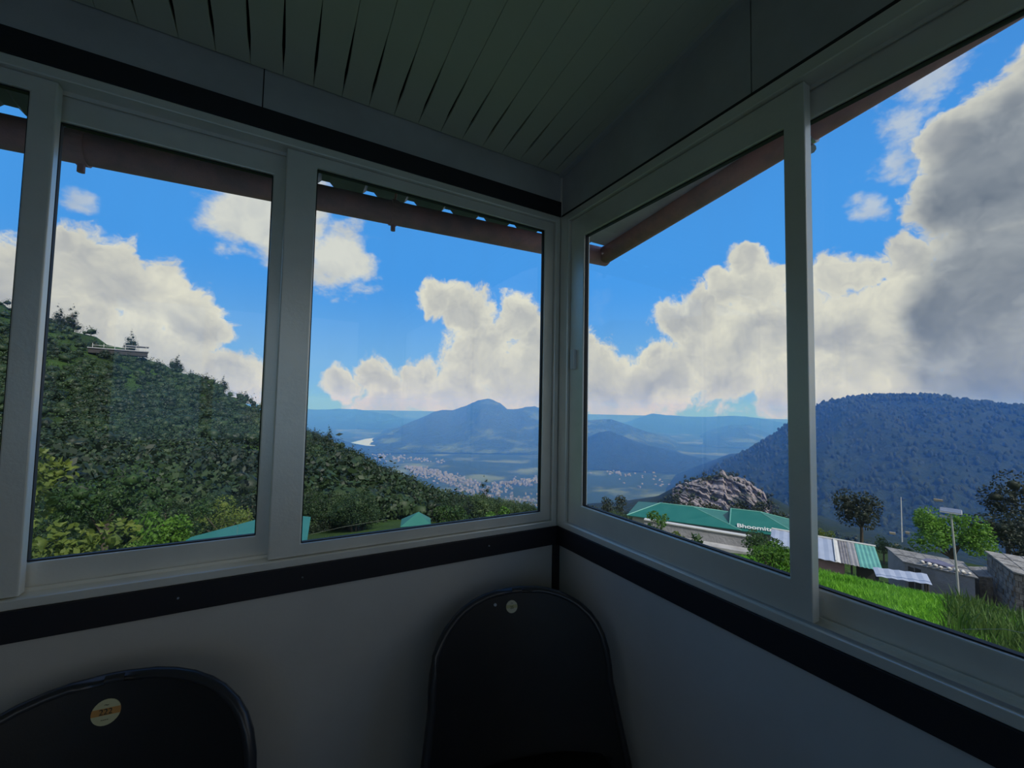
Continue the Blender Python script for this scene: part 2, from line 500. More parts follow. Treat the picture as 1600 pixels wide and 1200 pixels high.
def windows():
    w1 = empty('window_1'); tag(w1, 'wide aluminium sliding window with three sashes', kind='structure')
    f = frame_ring('x', -2.5, -0.002, 0.980, 2.220, -0.003, 0.092, (0.03, 0.024, 0.022, 0.026)).build('frame', M_ALU, w1, bevel=0.003)
    for y in (0.044,):
        MB().box(-2.47, -0.03, y - 0.002, y + 0.002, 1.002, 1.010).build('track', M_ALU, f)
    MB().box(-2.47, -0.03, 0.044 - 0.002, 0.044 + 0.002, 2.184, 2.194).build('track', M_ALU, f)
    sash('sash', w1, 'x', -0.984, -0.026, 1.0035, 2.1935, 0.010, 0.038, (0.082, 0.043, 0.034, 0.037))
    sash('sash', w1, 'x', -1.520, -0.950, 1.0035, 2.1935, 0.050, 0.078, (0.050, 0.066, 0.061, 0.072))
    sash('sash', w1, 'x', -2.440, -1.461, 1.0035, 2.1935, 0.010, 0.038, (0.045, 0.046, 0.034, 0.037))
    w2 = empty('window_2'); tag(w2, 'aluminium sliding window beside the corner, facing the huts', kind='structure')
    f = frame_ring('y', -2.6, -0.004, 0.982, 2.217, -0.003, 0.092, (0.03, 0.052, 0.022, 0.030)).build('frame', M_ALU, w2, bevel=0.003)
    for z0, z1 in ((1.004, 1.012), (2.179, 2.189)):
        MB().box(0.042, 0.046, -2.57, -0.056, z0, z1).build('track', M_ALU, f)
    MB().box(0.006, 0.0085, -2.57, -0.056, 1.004, 1.010).build('track', mat('bright_track', (0.6, 0.6, 0.6), 0.3, 0.7), f)
    s1 = sash('sash', w2, 'y', -0.893, -0.057, 1.0055, 2.1855, 0.010, 0.038, (0.044, 0.080, 0.080, 0.085))
    sash('sash', w2, 'y', -2.560, -0.836, 1.0055, 2.1855, 0.050, 0.078, (0.045, 0.038, 0.062, 0.070))
    w3 = empty('added_window'); tag(w3, 'added aluminium window behind the viewer, letting in fill daylight', kind='structure')  # unseen rear window, added to brighten the room
    frame_ring('x', -2.3, -0.15, 1.0, 2.40, Y0 - 0.09, Y0 + 0.003, (0.03,) * 4).build('frame', M_ALU, w3)
    for a0, a1 in ((-2.27, -1.55), (-1.55, -0.86), (-0.86, -0.18)):
        sash('sash', w3, 'x', a0, a1, 1.03, 2.37, Y0 - 0.06, Y0 - 0.03, (0.045,) * 4)
    l = MB().box(-0.004, 0.012, -0.098, -0.076, 1.592, 1.668).build('latch', mat('latch_grey', (0.9, 0.9, 0.88), 0.4), s1, bevel=0.003)


def corner_post():
    o = MB().box(-0.001, 0.096, -0.003, 0.096, 0.90, 2.42).build('trim_7', M_ALU, bevel=0.002)
    tag(o, 'aluminium corner post joining the two windows', kind='structure')


def eaves():
    ro = empty('roof', (0, 0, 0)); tag(ro, 'low sloping metal roof with red oxide edge pipes', kind='structure')
    # corrugated sheet, trapezoid ribs running down the slope
    prof = []
    x = X0 - 0.3
    while x < 0.6:
        for dx, h in ((0.0, 0.0), (0.115, 0.0), (0.132, 0.018), (0.163, 0.018), (0.180, 0.0)):
            prof.append((x + dx, h))
        x += 0.181
    prof = [p for p in prof if p[0] < 0.62]
    mb = MB()
    ya, yb = Y0 - 2.3, 0.53  # unseen rear overhang, added to keep sun out of the back window
    base = lambda y: 2.398 - SL * y + 0.003
    vs = []
    for X, h in prof:
        h += 0.032 * max(X + 1.5, 0) + 0.004
        vs += [(X, ya, base(ya) + h), (X, yb, base(yb) + h), (X, yb, base(yb) + h + 0.002), (X, ya, base(ya) + h + 0.002)]
    fs = []
    for i in range(len(prof) - 1):
        a, b = i * 4, i * 4 + 4
        fs += [(a, a + 1, b + 1, b), (a + 3, b + 3, b + 2, a + 2), (a + 1, a + 2, b + 2, b + 1)]
    mb.add(vs, fs).build('corrugated_sheet', M_SHEET, ro)
    # gutter pipe under the eave, falling gently along the wall
    pz = lambda x: 2.235 + 0.0353 * (x + 1.5)
    MB().tube([(-3.9, 0.43, pz(-3.9)), (-2.0, 0.43, pz(-2.0)), (-0.5, 0.43, pz(-0.5)), (0.635, 0.43, pz(0.635))], 0.050, 18).build('eave_pipe', M_PIPE, ro, smooth=True)
    for x in (-1.545, -0.575, -2.6, 0.30):
        c = MB().tube([(x - 0.014, 0.43, pz(x)), (x + 0.014, 0.43, pz(x))], 0.0545, 18)
        c.tube([(x, 0.43, pz(x) - 0.05), (x, 0.43, pz(x) - 0.078)], 0.010, 8)
        c.tube([(x + 0.004, 0.43, pz(x) + 0.05), (x + 0.004, 0.40, 2.36)], 0.005, 6)
        c.build('pipe_clip', M_PIPE, ro)
    # verge tube up the slope at the open end
    zv = lambda y: 2.392 - SL * y - 0.035
    MB().tube([(0.60, 0.40, zv(0.40)), (0.60, -0.62, zv(-0.62)), (0.60, -3.5, zv(-3.5))], 0.048, 14).build('verge_pipe', M_PIPE, ro, smooth=True)
    c = MB().tube([(0.60, -0.60, zv(-0.60)), (0.60, -0.645, zv(-0.645))], 0.055, 14)
    c.tube([(0.60, -0.62, zv(-0.62) - 0.04), (0.56, -0.66, zv(-0.62) - 0.10)], 0.014, 8)
    c.build('pipe_clip', mat('galvanised_clip', (0.5, 0.5, 0.52), 0.4, 0.6), ro)
    # soffit board between wall head and verge
    MB().hexa([(0.09, -3.5, 2.385 + SL * 3.5), (0.57, -3.5, 2.385 + SL * 3.5), (0.57, 0.36, 2.385 - SL * 0.36), (0.09, 0.36, 2.385 - SL * 0.36),
               (0.09, -3.5, 2.395 + SL * 3.5), (0.57, -3.5, 2.395 + SL * 3.5), (0.57, 0.36, 2.395 - SL * 0.36), (0.09, 0.36, 2.395 - SL * 0.36)]).build('soffit_board', mat('mauve_soffit', (0.66, 0.56, 0.62), 0.7, var=0.25, scale=6), ro)


room(); windows(); corner_post(); eaves()


# ------------------------------------------------------------------ chairs
def lathe_disc(mb, c, n, r, t, seg=24):
    c = Vector(c); n = Vector(n).normalized()
    mb.tube([tuple(c), tuple(c + n * t)], r, seg)


def sticker_material(name, ring, band, ink):
    m = bpy.data.materials.new(name); m.use_nodes = True
    t = m.node_tree; t.nodes.clear(); N = NT(t)
    out = t.nodes.new('ShaderNodeOutputMaterial')
    bs = t.nodes.new('ShaderNodeBsdfPrincipled'); bs.inputs['Roughness'].default_value = 0.35
    tc = t.nodes.new('ShaderNodeTexCoord')
    s = N.n('ShaderNodeSeparateXYZ', Vector=tc.outputs['Generated'])
    zz = s.outputs['Z']
    inband = N.m('MULTIPLY', N.m('GREATER_THAN', zz, 0.40), N.m('LESS_THAN', zz, 0.66))
    c = N.mixc(inband, ring + (1,), band + (1,))
    N.set(bs.inputs['Base Color'], c)
    t.links.new(bs.outputs[0], out.inputs[0])
    return m


def text_mesh(cu):
    fo = bpy.data.objects.new('lettering', cu); COL.objects.link(fo)
    bpy.context.view_layer.update()
    me = bpy.data.meshes.new_from_object(fo.evaluated_get(bpy.context.evaluated_depsgraph_get()))
    bpy.data.objects.remove(fo); bpy.data.curves.remove(cu)
    o = bpy.data.objects.new('lettering', me); COL.objects.link(o)
    return o


def make_chair(loc, rz, label, sticker_r, sticker_mat, text, ink, hole, cx, zq):
    """moulded one-piece chair; its back is at local y = 0 and it faces local -y"""
    t = empty('plastic_chair', loc, rz); tag(t, label, 'chair', 'black plastic chairs along the low wall')
    HW, TOP, ZS = 0.272, 0.845, 0.40

    def half(z):           # half width of the back at height z
        if z < 0.60:
            return HW * (1 + 0.10 * (0.60 - z) / 0.2)
        s = (z - 0.60) / (TOP - 0.60)
        return HW * max(1 - s ** 3.2, 0.0) ** (1 / 2.4)

    def face(x, z):        # y of the front face: wrapped round the sitter and leaning back
        return -0.115 - 0.10 * (1 - (z - ZS) / (TOP - ZS)) - 0.9 * x * x + 0.045
    zs = [0.34, 0.40, 0.45, 0.50, 0.55, 0.60, 0.64, 0.68, 0.72, 0.75, 0.775, 0.80, 0.815, 0.828, 0.837, 0.842, 0.8449]
    nx = 21
    vs = []; fs = []
    for side, off in ((0, 0.0), (1, 0.010)):
        for z in zs:
            h = half(z)
            for i in range(nx):
                u = -1 + 2 * i / (nx - 1)
                x = h * math.sin(u * math.pi / 2) if z > 0.7 else h * u
                vs.append((x, face(x, z) + off, z))
    nz = len(zs); K = nz * nx
    for j in range(nz - 1):
        for i in range(nx - 1):
            a = j * nx + i
            fs.append((a, a + 1, a + nx + 1, a + nx))
            fs.append((K + a, K + a + nx, K + a + nx + 1, K + a + 1))
    rim = [(j, 0) for j in range(nz)] + [(nz - 1, i) for i in range(1, nx)] + [(j, nx - 1) for j in range(nz - 2, -1, -1)]
    for (a, b), (c, d) in zip(rim[:-1], rim[1:]):
        p, q = a * nx + b, c * nx + d
        fs.append((p, q, K + q, K + p))
    for i in range(nx - 1):
        fs.append((i, K + i, K + i + 1, i + 1))
    back = raw('backrest', vs, fs, M_CHAIR, t, smooth=True)
    md = back.modifiers.new('edges', 'EDGE_SPLIT'); md.split_angle = math.radians(50)
    # rounded flange running round the edge of the back, turned away from the sitter
    pts = []
    for a, b in rim:
        z = zs[a]; h = half(z); u = -1 + 2 * b / (nx - 1)
        x = h * math.sin(u * math.pi / 2) if z > 0.7 else h * u
        pts.append((x, face(x, z) + 0.012, z))
    MB().tube(pts, 0.013, 10).build('rim', mat('black_plastic_rim', (0.03, 0.03, 0.034), 0.28), t, smooth=True)
    # seat
    mb = MB(); sv = []; sf = []
    ny = 9
    for side, off in ((0, 0.0), (1, -0.014)):
        for j in range(ny):
            y = -0.18 - 0.42 * j / (ny - 1)
            for i in range(11):
                u = -1 + 2 * i / 10
                h = 0.25 - 0.02 * (1 - j / (ny - 1))
                sv.append((u * h, y, 0.415 - 0.025 * (1 - u * u) * math.sin(math.pi * j / (ny - 1)) - (0.015 if j == ny - 1 else 0) + off))
    k0 = ny * 11
    for j in range(ny - 1):
        for i in range(10):
            a = j * 11 + i
            sf.append((a, a + 11, a + 12, a + 1)); sf.append((k0 + a, k0 + a + 1, k0 + a + 12, k0 + a + 11))
    ring = [i for i in range(11)] + [j * 11 + 10 for j in range(1, ny)] + [(ny - 1) * 11 + i for i in range(9, -1, -1)] + [j * 11 for j in range(ny - 2, 0, -1)]
    for a, b in zip(ring, ring[1:] + ring[:1]):
        sf.append((a, b, k0 + b, k0 + a))
    raw('seat', sv, sf, M_CHAIR, t, smooth=True)
    for s in (-1, 1):
        for y0, y1 in ((-0.22, -0.10), (-0.57, -0.60)):
            MB().tube([(s * 0.235, y0, 0.41), (s * 0.262, y1, 0.0)], [0.026, 0.020], 10).build('leg', M_CHAIR, t)
    # round sticker with its print
    y = face(cx, zq)
    st = MB(); lathe_disc(st, (cx, y + 0.0005, zq), (0, -1, 0.2247), sticker_r, 0.0032, 28)
    so = st.build('sticker', sticker_mat, t); so['label'] = 'round yellow price sticker'
    for k, (word, dz, sz) in enumerate(text):
        cu = bpy.data.curves.new('lettering', 'FONT'); cu.body = word; cu.size = sz; cu.align_x = 'CENTER'; cu.align_y = 'CENTER'; cu.extrude = 0.0003
        o = text_mesh(cu)
        o.data.materials.append(ink)
        o.parent = so; o.matrix_parent_inverse = Matrix.Identity(4)
        o.location = (cx, y - 0.0036 + 0.2247 * dz, zq + dz + 0.0008); o.rotation_euler = (math.radians(90 - 12.66), 0, 0)
    if hole:
        MB().tube([(-0.075, face(-0.075, 0.818) + 0.002, 0.818), (-0.075, face(-0.075, 0.818) - 0.004, 0.819)], 0.0045, 10).build('screw', mat('steel_screw', (0.6, 0.6, 0.62), 0.3, 0.9), t)
    return t


INK = mat('sticker_ink', (0.05, 0.05, 0.03), 0.5)
ST1 = sticker_material('sticker_orange', (0.62, 0.60, 0.36), (0.60, 0.30, 0.08), INK)
ST2 = sticker_material('sticker_cream', (0.60, 0.57, 0.42), (0.50, 0.47, 0.22), INK)
make_chair((-1.250, -0.070, 0.0), math.radians(-5.7), 'black plastic chair with larger orange and yellow sticker, below the left sashes', 0.024, ST1,
           [('222', 0.001, 0.015), ('~', 0.014, 0.014), ('----', -0.012, 0.010)], INK, False, -0.005, 0.792)
make_chair((-0.258, -0.100, 0.0), math.radians(-15), 'black plastic chair with small cream sticker, standing in the corner', 0.0185, ST2,
           [('~', 0.011, 0.014), ('25', -0.002, 0.011)], INK, True, -0.020, 0.806)


# ------------------------------------------------------------------ land outside
AZT = np.array([-70, -45, -30, -22, -19.6, -17.5, -13.4, -9.3, -1.4, 3.8, 6.4, 12.8, 21.2, 29.9, 34.3, 40, 50, 58, 62, 130.])
RST = np.array([700, 640, 560, 520, 500, 490, 450, 420, 350, 300, 285, 250, 215, 190, 170, 120, 62, 46, 40, 40.])
TST = np.array([.20, .21, .18, .146, .125, .117, .085, .056, -.018, -.080, -.100, -.172, -.240, -.276, -.290, -.300, -.305, -.31, -.31, -.31])


def ground_z(az, r):
    az = np.asarray(az, float); r = np.asarray(r, float)
    rs = np.interp(az, AZT, RST); ts = np.interp(az, AZT, TST)
    east = np.clip((az - 50) / 12, 0, 1)
    slope = 0.25 - 0.012 * east
    near = -0.45 - slope * r
    tn = (near - EYE[2]) / np.maximum(r, 1)
    t40 = (-0.45 - slope * 40 - EYE[2]) / 40
    s = np.clip((np.log(np.maximum(r, 40)) - math.log(40)) / (np.log(np.maximum(rs, 41)) - math.log(40)), 0, 1)
    hill = EYE[2] + r * (t40 + (ts - t40) * s ** 1.15)
    z = np.where(r < 40, near, hill)
    zs = EYE[2] + rs * np.where(rs > 41, ts, t40)
    z = np.where(r > rs, zs - 0.55 * (r - rs), z)
    # the terrace with the huts beyond the brow of the meadow
    zt = np.interp(r, [0, 28, 31, 48, 62, 75, 2000], [-0.45, -7.06, -9.4, -11.2, -13.4, -17, -900])
    zt = np.where(r < 28, near, zt)
    k = np.clip((az - 60) / 3, 0, 1)
    z = z * (1 - k) + zt * k
    x = r * np.sin(np.radians(az)); y = r * np.cos(np.radians(az))
    z = z + fbm(x / 14, y / 14, 3) * np.clip((r - 10) / 40, 0, 1) * np.clip(r / 60, 0.5, 4) * (1 - 0.6 * k)
    return np.maximum(z, -452)


def ground():
    azs = np.linspace(-70, 128, 300); rs = np.concatenate([np.linspace(1.0, 40, 40), 40 * (1500 / 40) ** (np.arange(1, 76) / 75)])
    A, R = np.meshgrid(azs, rs, indexing='ij')
    Z = ground_z(A, R)
    V = np.stack([EYE[0] + R * np.sin(np.radians(A)), EYE[1] + R * np.cos(np.radians(A)), Z], -1).reshape(-1, 3)
    nr = len(rs); i, j = np.meshgrid(np.arange(len(azs) - 1), np.arange(nr - 1), indexing='ij')
    a = (i * nr + j).ravel()
    F = np.stack([a, a + 1, a + nr + 1, a + nr], -1)
    m = mat('hillside_grass', (0.040, 0.082, 0.016), 0.9, 0, 0.1, color2=(0.018, 0.034, 0.010), scale=0.045, detail=8, bump=0.6, bscale=1.2)
    o = raw('ground', V, F, m, smooth=True)
    tag(o, 'green hillside falling away below the porch and rising to a spur', kind='structure')
    return o


def ridge(name, label, table, R, Rf, base, m, seed=0, amp=60.0, sx=500.0, naz=160, ns=44, back=1500, pw=1.0):
    ta = np.array([p[0] for p in table], float); tt = np.array([p[1] for p in table], float)
    azs = np.linspace(ta[0], ta[-1], naz)
    crest = EYE[2] + R * np.interp(azs, ta, tt)
    s = np.concatenate([np.linspace(-1, 0, 8)[:-1], np.linspace(0, 1, ns)])
    A, S = np.meshgrid(azs, s, indexing='ij')
    rr = np.where(S >= 0, R + (Rf - R) * S, R - S * back)
    C = crest[:, None] + 0 * S
    arc = np.radians(A) * R
    n = fbm(arc / sx + seed * 13.7 + 0.6 * fbm(arc / sx, S * 3, 2), S * 1.6 + seed * 5.1, 5)
    n2 = 1 - np.abs(fbm(arc / (sx * 0.7) + seed * 3.1, S * 1.1 + 9 + seed, 4)) * 4
    Z = np.where(S >= 0, C + (base - C) * np.clip(S, 0, 1) ** pw + (n * 1.6 + (n2 - 0.5) * 0.5) * amp * np.clip(S * 6, 0, 1) * (1 - np.clip(S, 0, 1)) * np.clip((A - ta[0]) / 3.0, 0, 1), C + S * np.maximum(C - base, 60) * 0.8)
    Z = Z + np.where(S >= -0.05, fbm(arc / (sx * 0.07) + seed, S * 30, 3) * amp * 0.10, 0)
    V = np.stack([EYE[0] + rr * np.sin(np.radians(A)), EYE[1] + rr * np.cos(np.radians(A)), Z], -1).reshape(-1, 3)
    k = len(s); i, j = np.meshgrid(np.arange(naz - 1), np.arange(k - 1), indexing='ij')
    a = (i * k + j).ravel()
    F = np.stack([a, a + k, a + k + 1, a + 1], -1)
    o = raw(name, V, F, m, smooth=True)
    tag(o, label, kind='structure')
    return o, A, rr, Z, S


def land():
    ground()
    M_FOREST = mat('far_forest', (0.020, 0.034, 0.012), 0.95, 0, 0.05, color2=(0.045, 0.070, 0.022), scale=0.006, detail=8, sharp=(0.5, 0.72), bump=0.9, bscale=0.03)
    M_FOREST2 = mat('dark_conifer_forest', (0.014, 0.024, 0.011), 0.95, 0, 0.05, color2=(0.026, 0.036, 0.016), scale=0.02, detail=8, bump=1.0, bscale=0.06)
    M_SUNPATCH = mat('ridge_sunlit_patches', (0.030, 0.046, 0.016), 0.95, 0, 0.05, color2=(0.10, 0.13, 0.035), scale=0.0022, detail=7, sharp=(0.52, 0.66), bump=0.9, bscale=0.02)  # sunlight on the slopes painted in as paler green patches
    vf = MB(); g = []
    # valley floor as a fan of flat ground
    azs = np.linspace(-80, 130, 60); rs = np.geomspace(700, 26000, 40)
    A, R = np.meshgrid(azs, rs, indexing='ij')
    x = R * np.sin(np.radians(A)); y = R * np.cos(np.radians(A))
    Z = -455 + fbm(x / 400, y / 400, 4) * 30 + np.clip((1500 - R) / 800, 0, 1) * 40
    lake = np.exp(-(((A - 11.8) / 2.2) ** 2)) * np.exp(-(((R - 5000) / 900) ** 2))
    Z = Z - lake * 25
    V = np.stack([EYE[0] + x, EYE[1] + y, Z], -1).reshape(-1, 3)
    k = len(rs); i, j = np.meshgrid(np.arange(len(azs) - 1), np.arange(k - 1), indexing='ij'); a = (i * k + j).ravel()
    o = raw('valley_land', V, np.stack([a, a + 1, a + k + 1, a + k], -1),
            mat('valley_fields', (0.030, 0.048, 0.018), 0.95, 0, 0.05, color2=(0.15, 0.17, 0.06), scale=0.003, detail=8, sharp=(0.5, 0.68)), smooth=True)
    tag(o, 'flat wooded valley land around the town', kind='structure')
    # lake
    pts = [pol(8.6, 4950, -448), pol(10.4, 4620, -448), pol(12.9, 4520, -448), pol(13.0, 5200, -448), pol(12.6, 5700, -448), pol(10.4, 5450, -448)]
    lk = raw('lake', [(p[0], p[1], p[2]) for p in pts] + [(p[0], p[1], p[2] - 3) for p in pts], [(5, 4, 3, 2, 1, 0), (6, 7, 8, 9, 10, 11)] + [(k, (k + 1) % 6, 6 + (k + 1) % 6, 6 + k) for k in range(6)],
             mat('lake_water', (0.62, 0.64, 0.60), 0.12, 0.0, 0.9))  # pale base colour stands in for sky reflected off the water
    tag(lk, 'small pale lake shining at the far end of the valley', kind='structure')
    ridge('mountain', 'pale blue ridge farthest beyond the lake', [(-30, .03), (-5, -.005), (2, -.014), (4.1, -.018), (7, -.016), (9.4, -.017), (12, -.026), (15, -.037), (20, -.037), (26, -.05), (32, -.06)], 10500, 7400, -450, M_FOREST, 1, 200, 1400, 120, 30, 2500)
    ridge('mountain', 'green hill beyond the town on the near side of the lake', [(-10, -.03), (2, -.055), (6, -.072), (8, -.088), (9.5, -.098), (11.5, -.104), (13, -.112)], 4300, 3300, -450, M_FOREST, 8, 40, 400, 60, 20, 600)
    ridge('mountain', 'blue mountain with a rounded double peak above the town', [(8.5, -.1), (11.5, -.085), (13.2, -.068), (15.9, -.044), (17.5, -.033), (19, -.019), (20.1, -.014), (21.5, -.015), (23, -.006), (25, .010), (26.5, .015), (28, .004), (29.0, -.009), (30.4, -.009), (31.5, -.004), (32.7, -.001), (33.6, -.007), (35, -.014), (37, -.016), (38.9, -.023), (40.2, -.032), (41.5, -.029), (43.1, -.028), (44.5, -.036), (46.8, -.050), (49, -.062), (51.5, -.081), (55, -.105), (60, -.115)], 5600, 3900, -450, M_SUNPATCH, 2, 150, 620, 260, 60, 2000, 0.9)
    ridge('mountain', 'farthest pale blue range above the saddle', [(40, -.06), (43, -.04), (45.2, -.034), (46.8, -.022), (48.4, -.015), (51.5, -.017), (54, -.018), (58, -.013), (60, -.016), (62.6, -.024), (68, -.03), (75, -.03)], 10200, 8000, -450, M_FOREST, 3, 200, 1200, 120, 30, 2500)
    ridge('mountain', 'rounded green hill in the saddle before the far range', [(46, -.1), (50, -.088), (52, -.075), (53.7, -.063), (55.2, -.045), (57.3, -.033), (59.3, -.032), (61.6, -.050), (64, -.06), (68, -.08)], 7600, 5600, -450, M_SUNPATCH, 4, 130, 700, 110, 30, 1600)
    ridge('mountain', 'low dark spur in front of the saddle', [(34, -.14), (36.5, -.105), (38.5, -.085), (40, -.072), (41.5, -.060), (43, -.056), (44.5, -.066), (47, -.082), (50, -.095), (53, -.108), (56, -.112), (60, -.12)], 4200, 3100, -450, M_FOREST2, 5, 90, 420, 140, 40, 900)
    o, A, rr, Z, S = ridge('mountain', 'dark forested mountain filling the right of the corner window', [(50, -.2), (54, -.15), (57.3, -.111), (59.2, -.090), (61, -.066), (62.9, -.040), (64.6, -.012), (66.2, .010), (67.6, .020), (69.4, .026), (72, .029), (74.3, .029), (75.8, .027), (77.2, .020), (79, .014), (80.6, .012), (84, .010), (90, .02), (110, .04)], 2200, 900, -300, M_FOREST2, 6, 110, 330, 300, 60, 900, 0.85)
    # trees bristling on that mountain
    rng = np.random.default_rng(11)
    n = 5200
    ii = rng.integers(20, A.shape[0] - 60, n); jj = np.where(rng.random(n) < 0.35, 7 + rng.integers(0, 2, n), 7 + (rng.random(n) ** 1.3 * 50).astype(int))
    P = np.stack([EYE[0] + rr[ii, jj] * np.sin(np.radians(A[ii, jj])), EYE[1] + rr[ii, jj] * np.cos(np.radians(A[ii, jj])), Z[ii, jj]], -1)
    P[:, :2] += rng.normal(0, 9, (n, 2)); P[:, 2] -= 3
    V, F = [], []
    h = rng.uniform(8, 19, n); w = h * rng.uniform(.28, .5, n)
    ang = np.arange(5) / 5 * 2 * np.pi
    for lev, (zz, ww) in enumerate(((0.0, .55), (.42, 1.0), (.78, .62))):
        V.append(P[:, None, :] + np.stack([np.cos(ang)[None] * (w * ww)[:, None], np.sin(ang)[None] * (w * ww)[:, None], np.broadcast_to((h * zz)[:, None], (n, 5))], -1))
    top = P.copy(); top[:, 2] += h
    V = np.concatenate([np.concatenate(V, 1), top[:, None]], 1)     # 16 per tree
    tri = []
    for l in (0, 1):
        for k in range(5):
            k2 = (k + 1) % 5
            tri += [(l * 5 + k, l * 5 + k2, l * 5 + 5 + k2), (l * 5 + k, l * 5 + 5 + k2, l * 5 + 5 + k)]
    for k in range(5):
        tri.append((10 + k, 10 + (k + 1) % 5, 15))
    tri = np.array(tri)
    Fa = (tri[None] + (np.arange(n) * 16)[:, None, None]).reshape(-1, 3)
    f = raw('forest', V.reshape(-1, 3), Fa, mat('mountain_trees', (0.014, 0.023, 0.010), 0.95, 0, 0.05, color2=(0.035, 0.044, 0.018), scale=0.02, detail=4))
    tag(f, 'dense small trees covering the dark mountain', 'forest', kind='stuff')
    # rocky landslide scar
    na, nr = 150, 110
    azs = np.linspace(50.8, 61.6, na); S = np.linspace(0, 1, nr)
    A, T = np.meshgrid(azs, S, indexing='ij')
    top = np.interp(azs, [50.8, 51.6, 52.5, 54, 55.2, 56.6, 57.4, 58.2, 59.5, 60.9, 61.6], [-.180, -.163, -.160, -.146, -.149, -.131, -.137, -.139, -.155, -.172, -.190])[:, None] + (fbm(azs * 1.7, azs * 0 + 3, 4) * 0.020)[:, None]
    bot = np.interp(azs, [50.8, 54, 57, 60.9, 61.6], [-.200, -.235, -.25, -.245, -.215])[:, None]
    tan = top + (bot - top) * T
    R = 600 - 110 * T
    x = R * np.radians(A); y = R * tan
    strata = fbm((x + 0.9 * y) / 26, (y - 0.6 * x) / 6, 5)
    blocks = np.abs(fbm(x / 11 + 3, y / 8, 4)) * 2
    R = R - (strata * 34 + blocks * 26 - 10) * np.clip(np.sin(np.pi * T) * 3, 0, 1)
    z = EYE[2] + R * tan
    V = np.stack([EYE[0] + R * np.sin(np.radians(A)), EYE[1] + R * np.cos(np.radians(A)), z], -1).reshape(-1, 3)
    i, j = np.meshgrid(np.arange(na - 1), np.arange(nr - 1), indexing='ij'); a = (i * nr + j).ravel()
    c = raw('rock_cliff', V, np.stack([a, a + nr, a + nr + 1, a + 1], -1), mat('cliff_rock', (0.29, 0.25, 0.26), 0.9, 0, 0.2, color2=(0.06, 0.065, 0.055), scale=0.06, detail=9, sharp=(0.42, 0.62), bump=1.0, bscale=0.2))
    tag(c, 'bare grey-pink rock scar on the slope behind the teal roofs', 'cliff')
    # shoulder of land the scar is cut into
    ridge('mountain', 'wooded shoulder holding the bare rock scar', [(36, -.27), (44, -.245), (49, -.215), (51, -.182), (52, -.164), (54, -.150), (56.6, -.136), (58.2, -.143), (59.5, -.156), (60.9, -.174), (63, -.20), (68, -.23), (74, -.25), (82, -.26)], 650, 420, -150, M_FOREST2, 7, 14, 90, 120, 30, 300)


land()


# ------------------------------------------------------------------ vegetation
def ico(sub):
    bm = bmesh.new(); bmesh.ops.create_icosphere(bm, subdivisions=sub, radius=1.0)
    v = np.array([x.co[:] for x in bm.verts]); f = np.array([[x.index for x in p.verts] for p in bm.faces]); bm.free()
    return v, f


ICO = {1: ico(1), 2: ico(2)}


def lumps(rng, blobs, sub=1, k=0.22):
    V, F = [], []; b = 0
    v0, f0 = ICO[sub]
    for x, y, z, r in blobs:
        d = 1 + k * rng.normal(0, 1, len(v0))
        V.append(v0 * (d * r)[:, None] * 0.74 + np.array([x, y, z])); F.append(f0 + b); b += len(v0)
    return np.concatenate(V), np.concatenate(F)


def leaf_cloud(rng, blobs, n, length, width, droop=0.2, fill=0.35):
    """n folded leaves scattered on the skins of the blobs, as triangles"""
    bl = np.array(blobs, float); pr = bl[:, 3] ** 2; pr /= pr.sum()
    i = rng.choice(len(bl), n, p=pr)
    d = rng.normal(0, 1, (n, 3)); d /= np.linalg.norm(d, axis=1)[:, None]
    rad = bl[i, 3] * (1 - fill * rng.random(n) ** 2 + 0.10)
    c = bl[i, :3] + d * rad[:, None]
    a = d * 0.6 + rng.normal(0, 0.6, (n, 3)); a[:, 2] -= droop; a /= np.linalg.norm(a, axis=1)[:, None]
    s = np.cross(a, rng.normal(0, 1, (n, 3))); s /= np.linalg.norm(s, axis=1)[:, None]
    L = length * rng.uniform(0.6, 1.3, n)[:, None]; Wd = width * rng.uniform(0.7, 1.2, n)[:, None]
    V = np.stack([c - a * L * .5, c + s * Wd * .5, c + a * L * .5, c - s * Wd * .5], 1).reshape(-1, 3)
    o = np.arange(n)[:, None] * 4
    F = np.concatenate([o + np.array([[0, 1, 2]]), o + np.array([[0, 2, 3]])])
    return V, F


def join(*parts):
    V, F, b = [], [], 0
    for v, f in parts:
        V.append(v); F.append(f + b); b += len(v)
    return np.concatenate(V), np.concatenate(F)


def leafm(name, c1, c2, tr=0.3, scale=3.0, objrand=0.0):
    return mat(name, c1, 0.55, 0, 0.3, color2=c2, scale=scale, translucent=tr, objrand=objrand, detail=3)


M_BARK = mat('bark', (0.07, 0.055, 0.04), 0.9, var=0.4, scale=6)
L_FOREST = leafm('hillside_leaves', (0.018, 0.042, 0.016), (0.038, 0.070, 0.022), 0.2, 0.5, 0.42)
L_CONIF = leafm('conifer_needles', (0.010, 0.021, 0.011), (0.019, 0.033, 0.015), 0.1, 0.6, 0.3)
L_BRIGHT = leafm('bright_leaves', (0.094, 0.202, 0.022), (0.050, 0.130, 0.014), 0.4, 2.0)
L_LIME = leafm('lime_leaves', (0.158, 0.202, 0.036), (0.072, 0.122, 0.022), 0.4, 3.0)
L_MID = leafm('mid_green_leaves', (0.043, 0.090, 0.022), (0.025, 0.058, 0.014), 0.3, 2.0)
L_DARK = leafm('dark_tree_leaves', (0.012, 0.019, 0.010), (0.020, 0.030, 0.014), 0.12, 1.0)
L_WILLOW = leafm('willow_leaves', (0.12, 0.26, 0.02), (0.06, 0.16, 0.018), 0.35, 0.6)


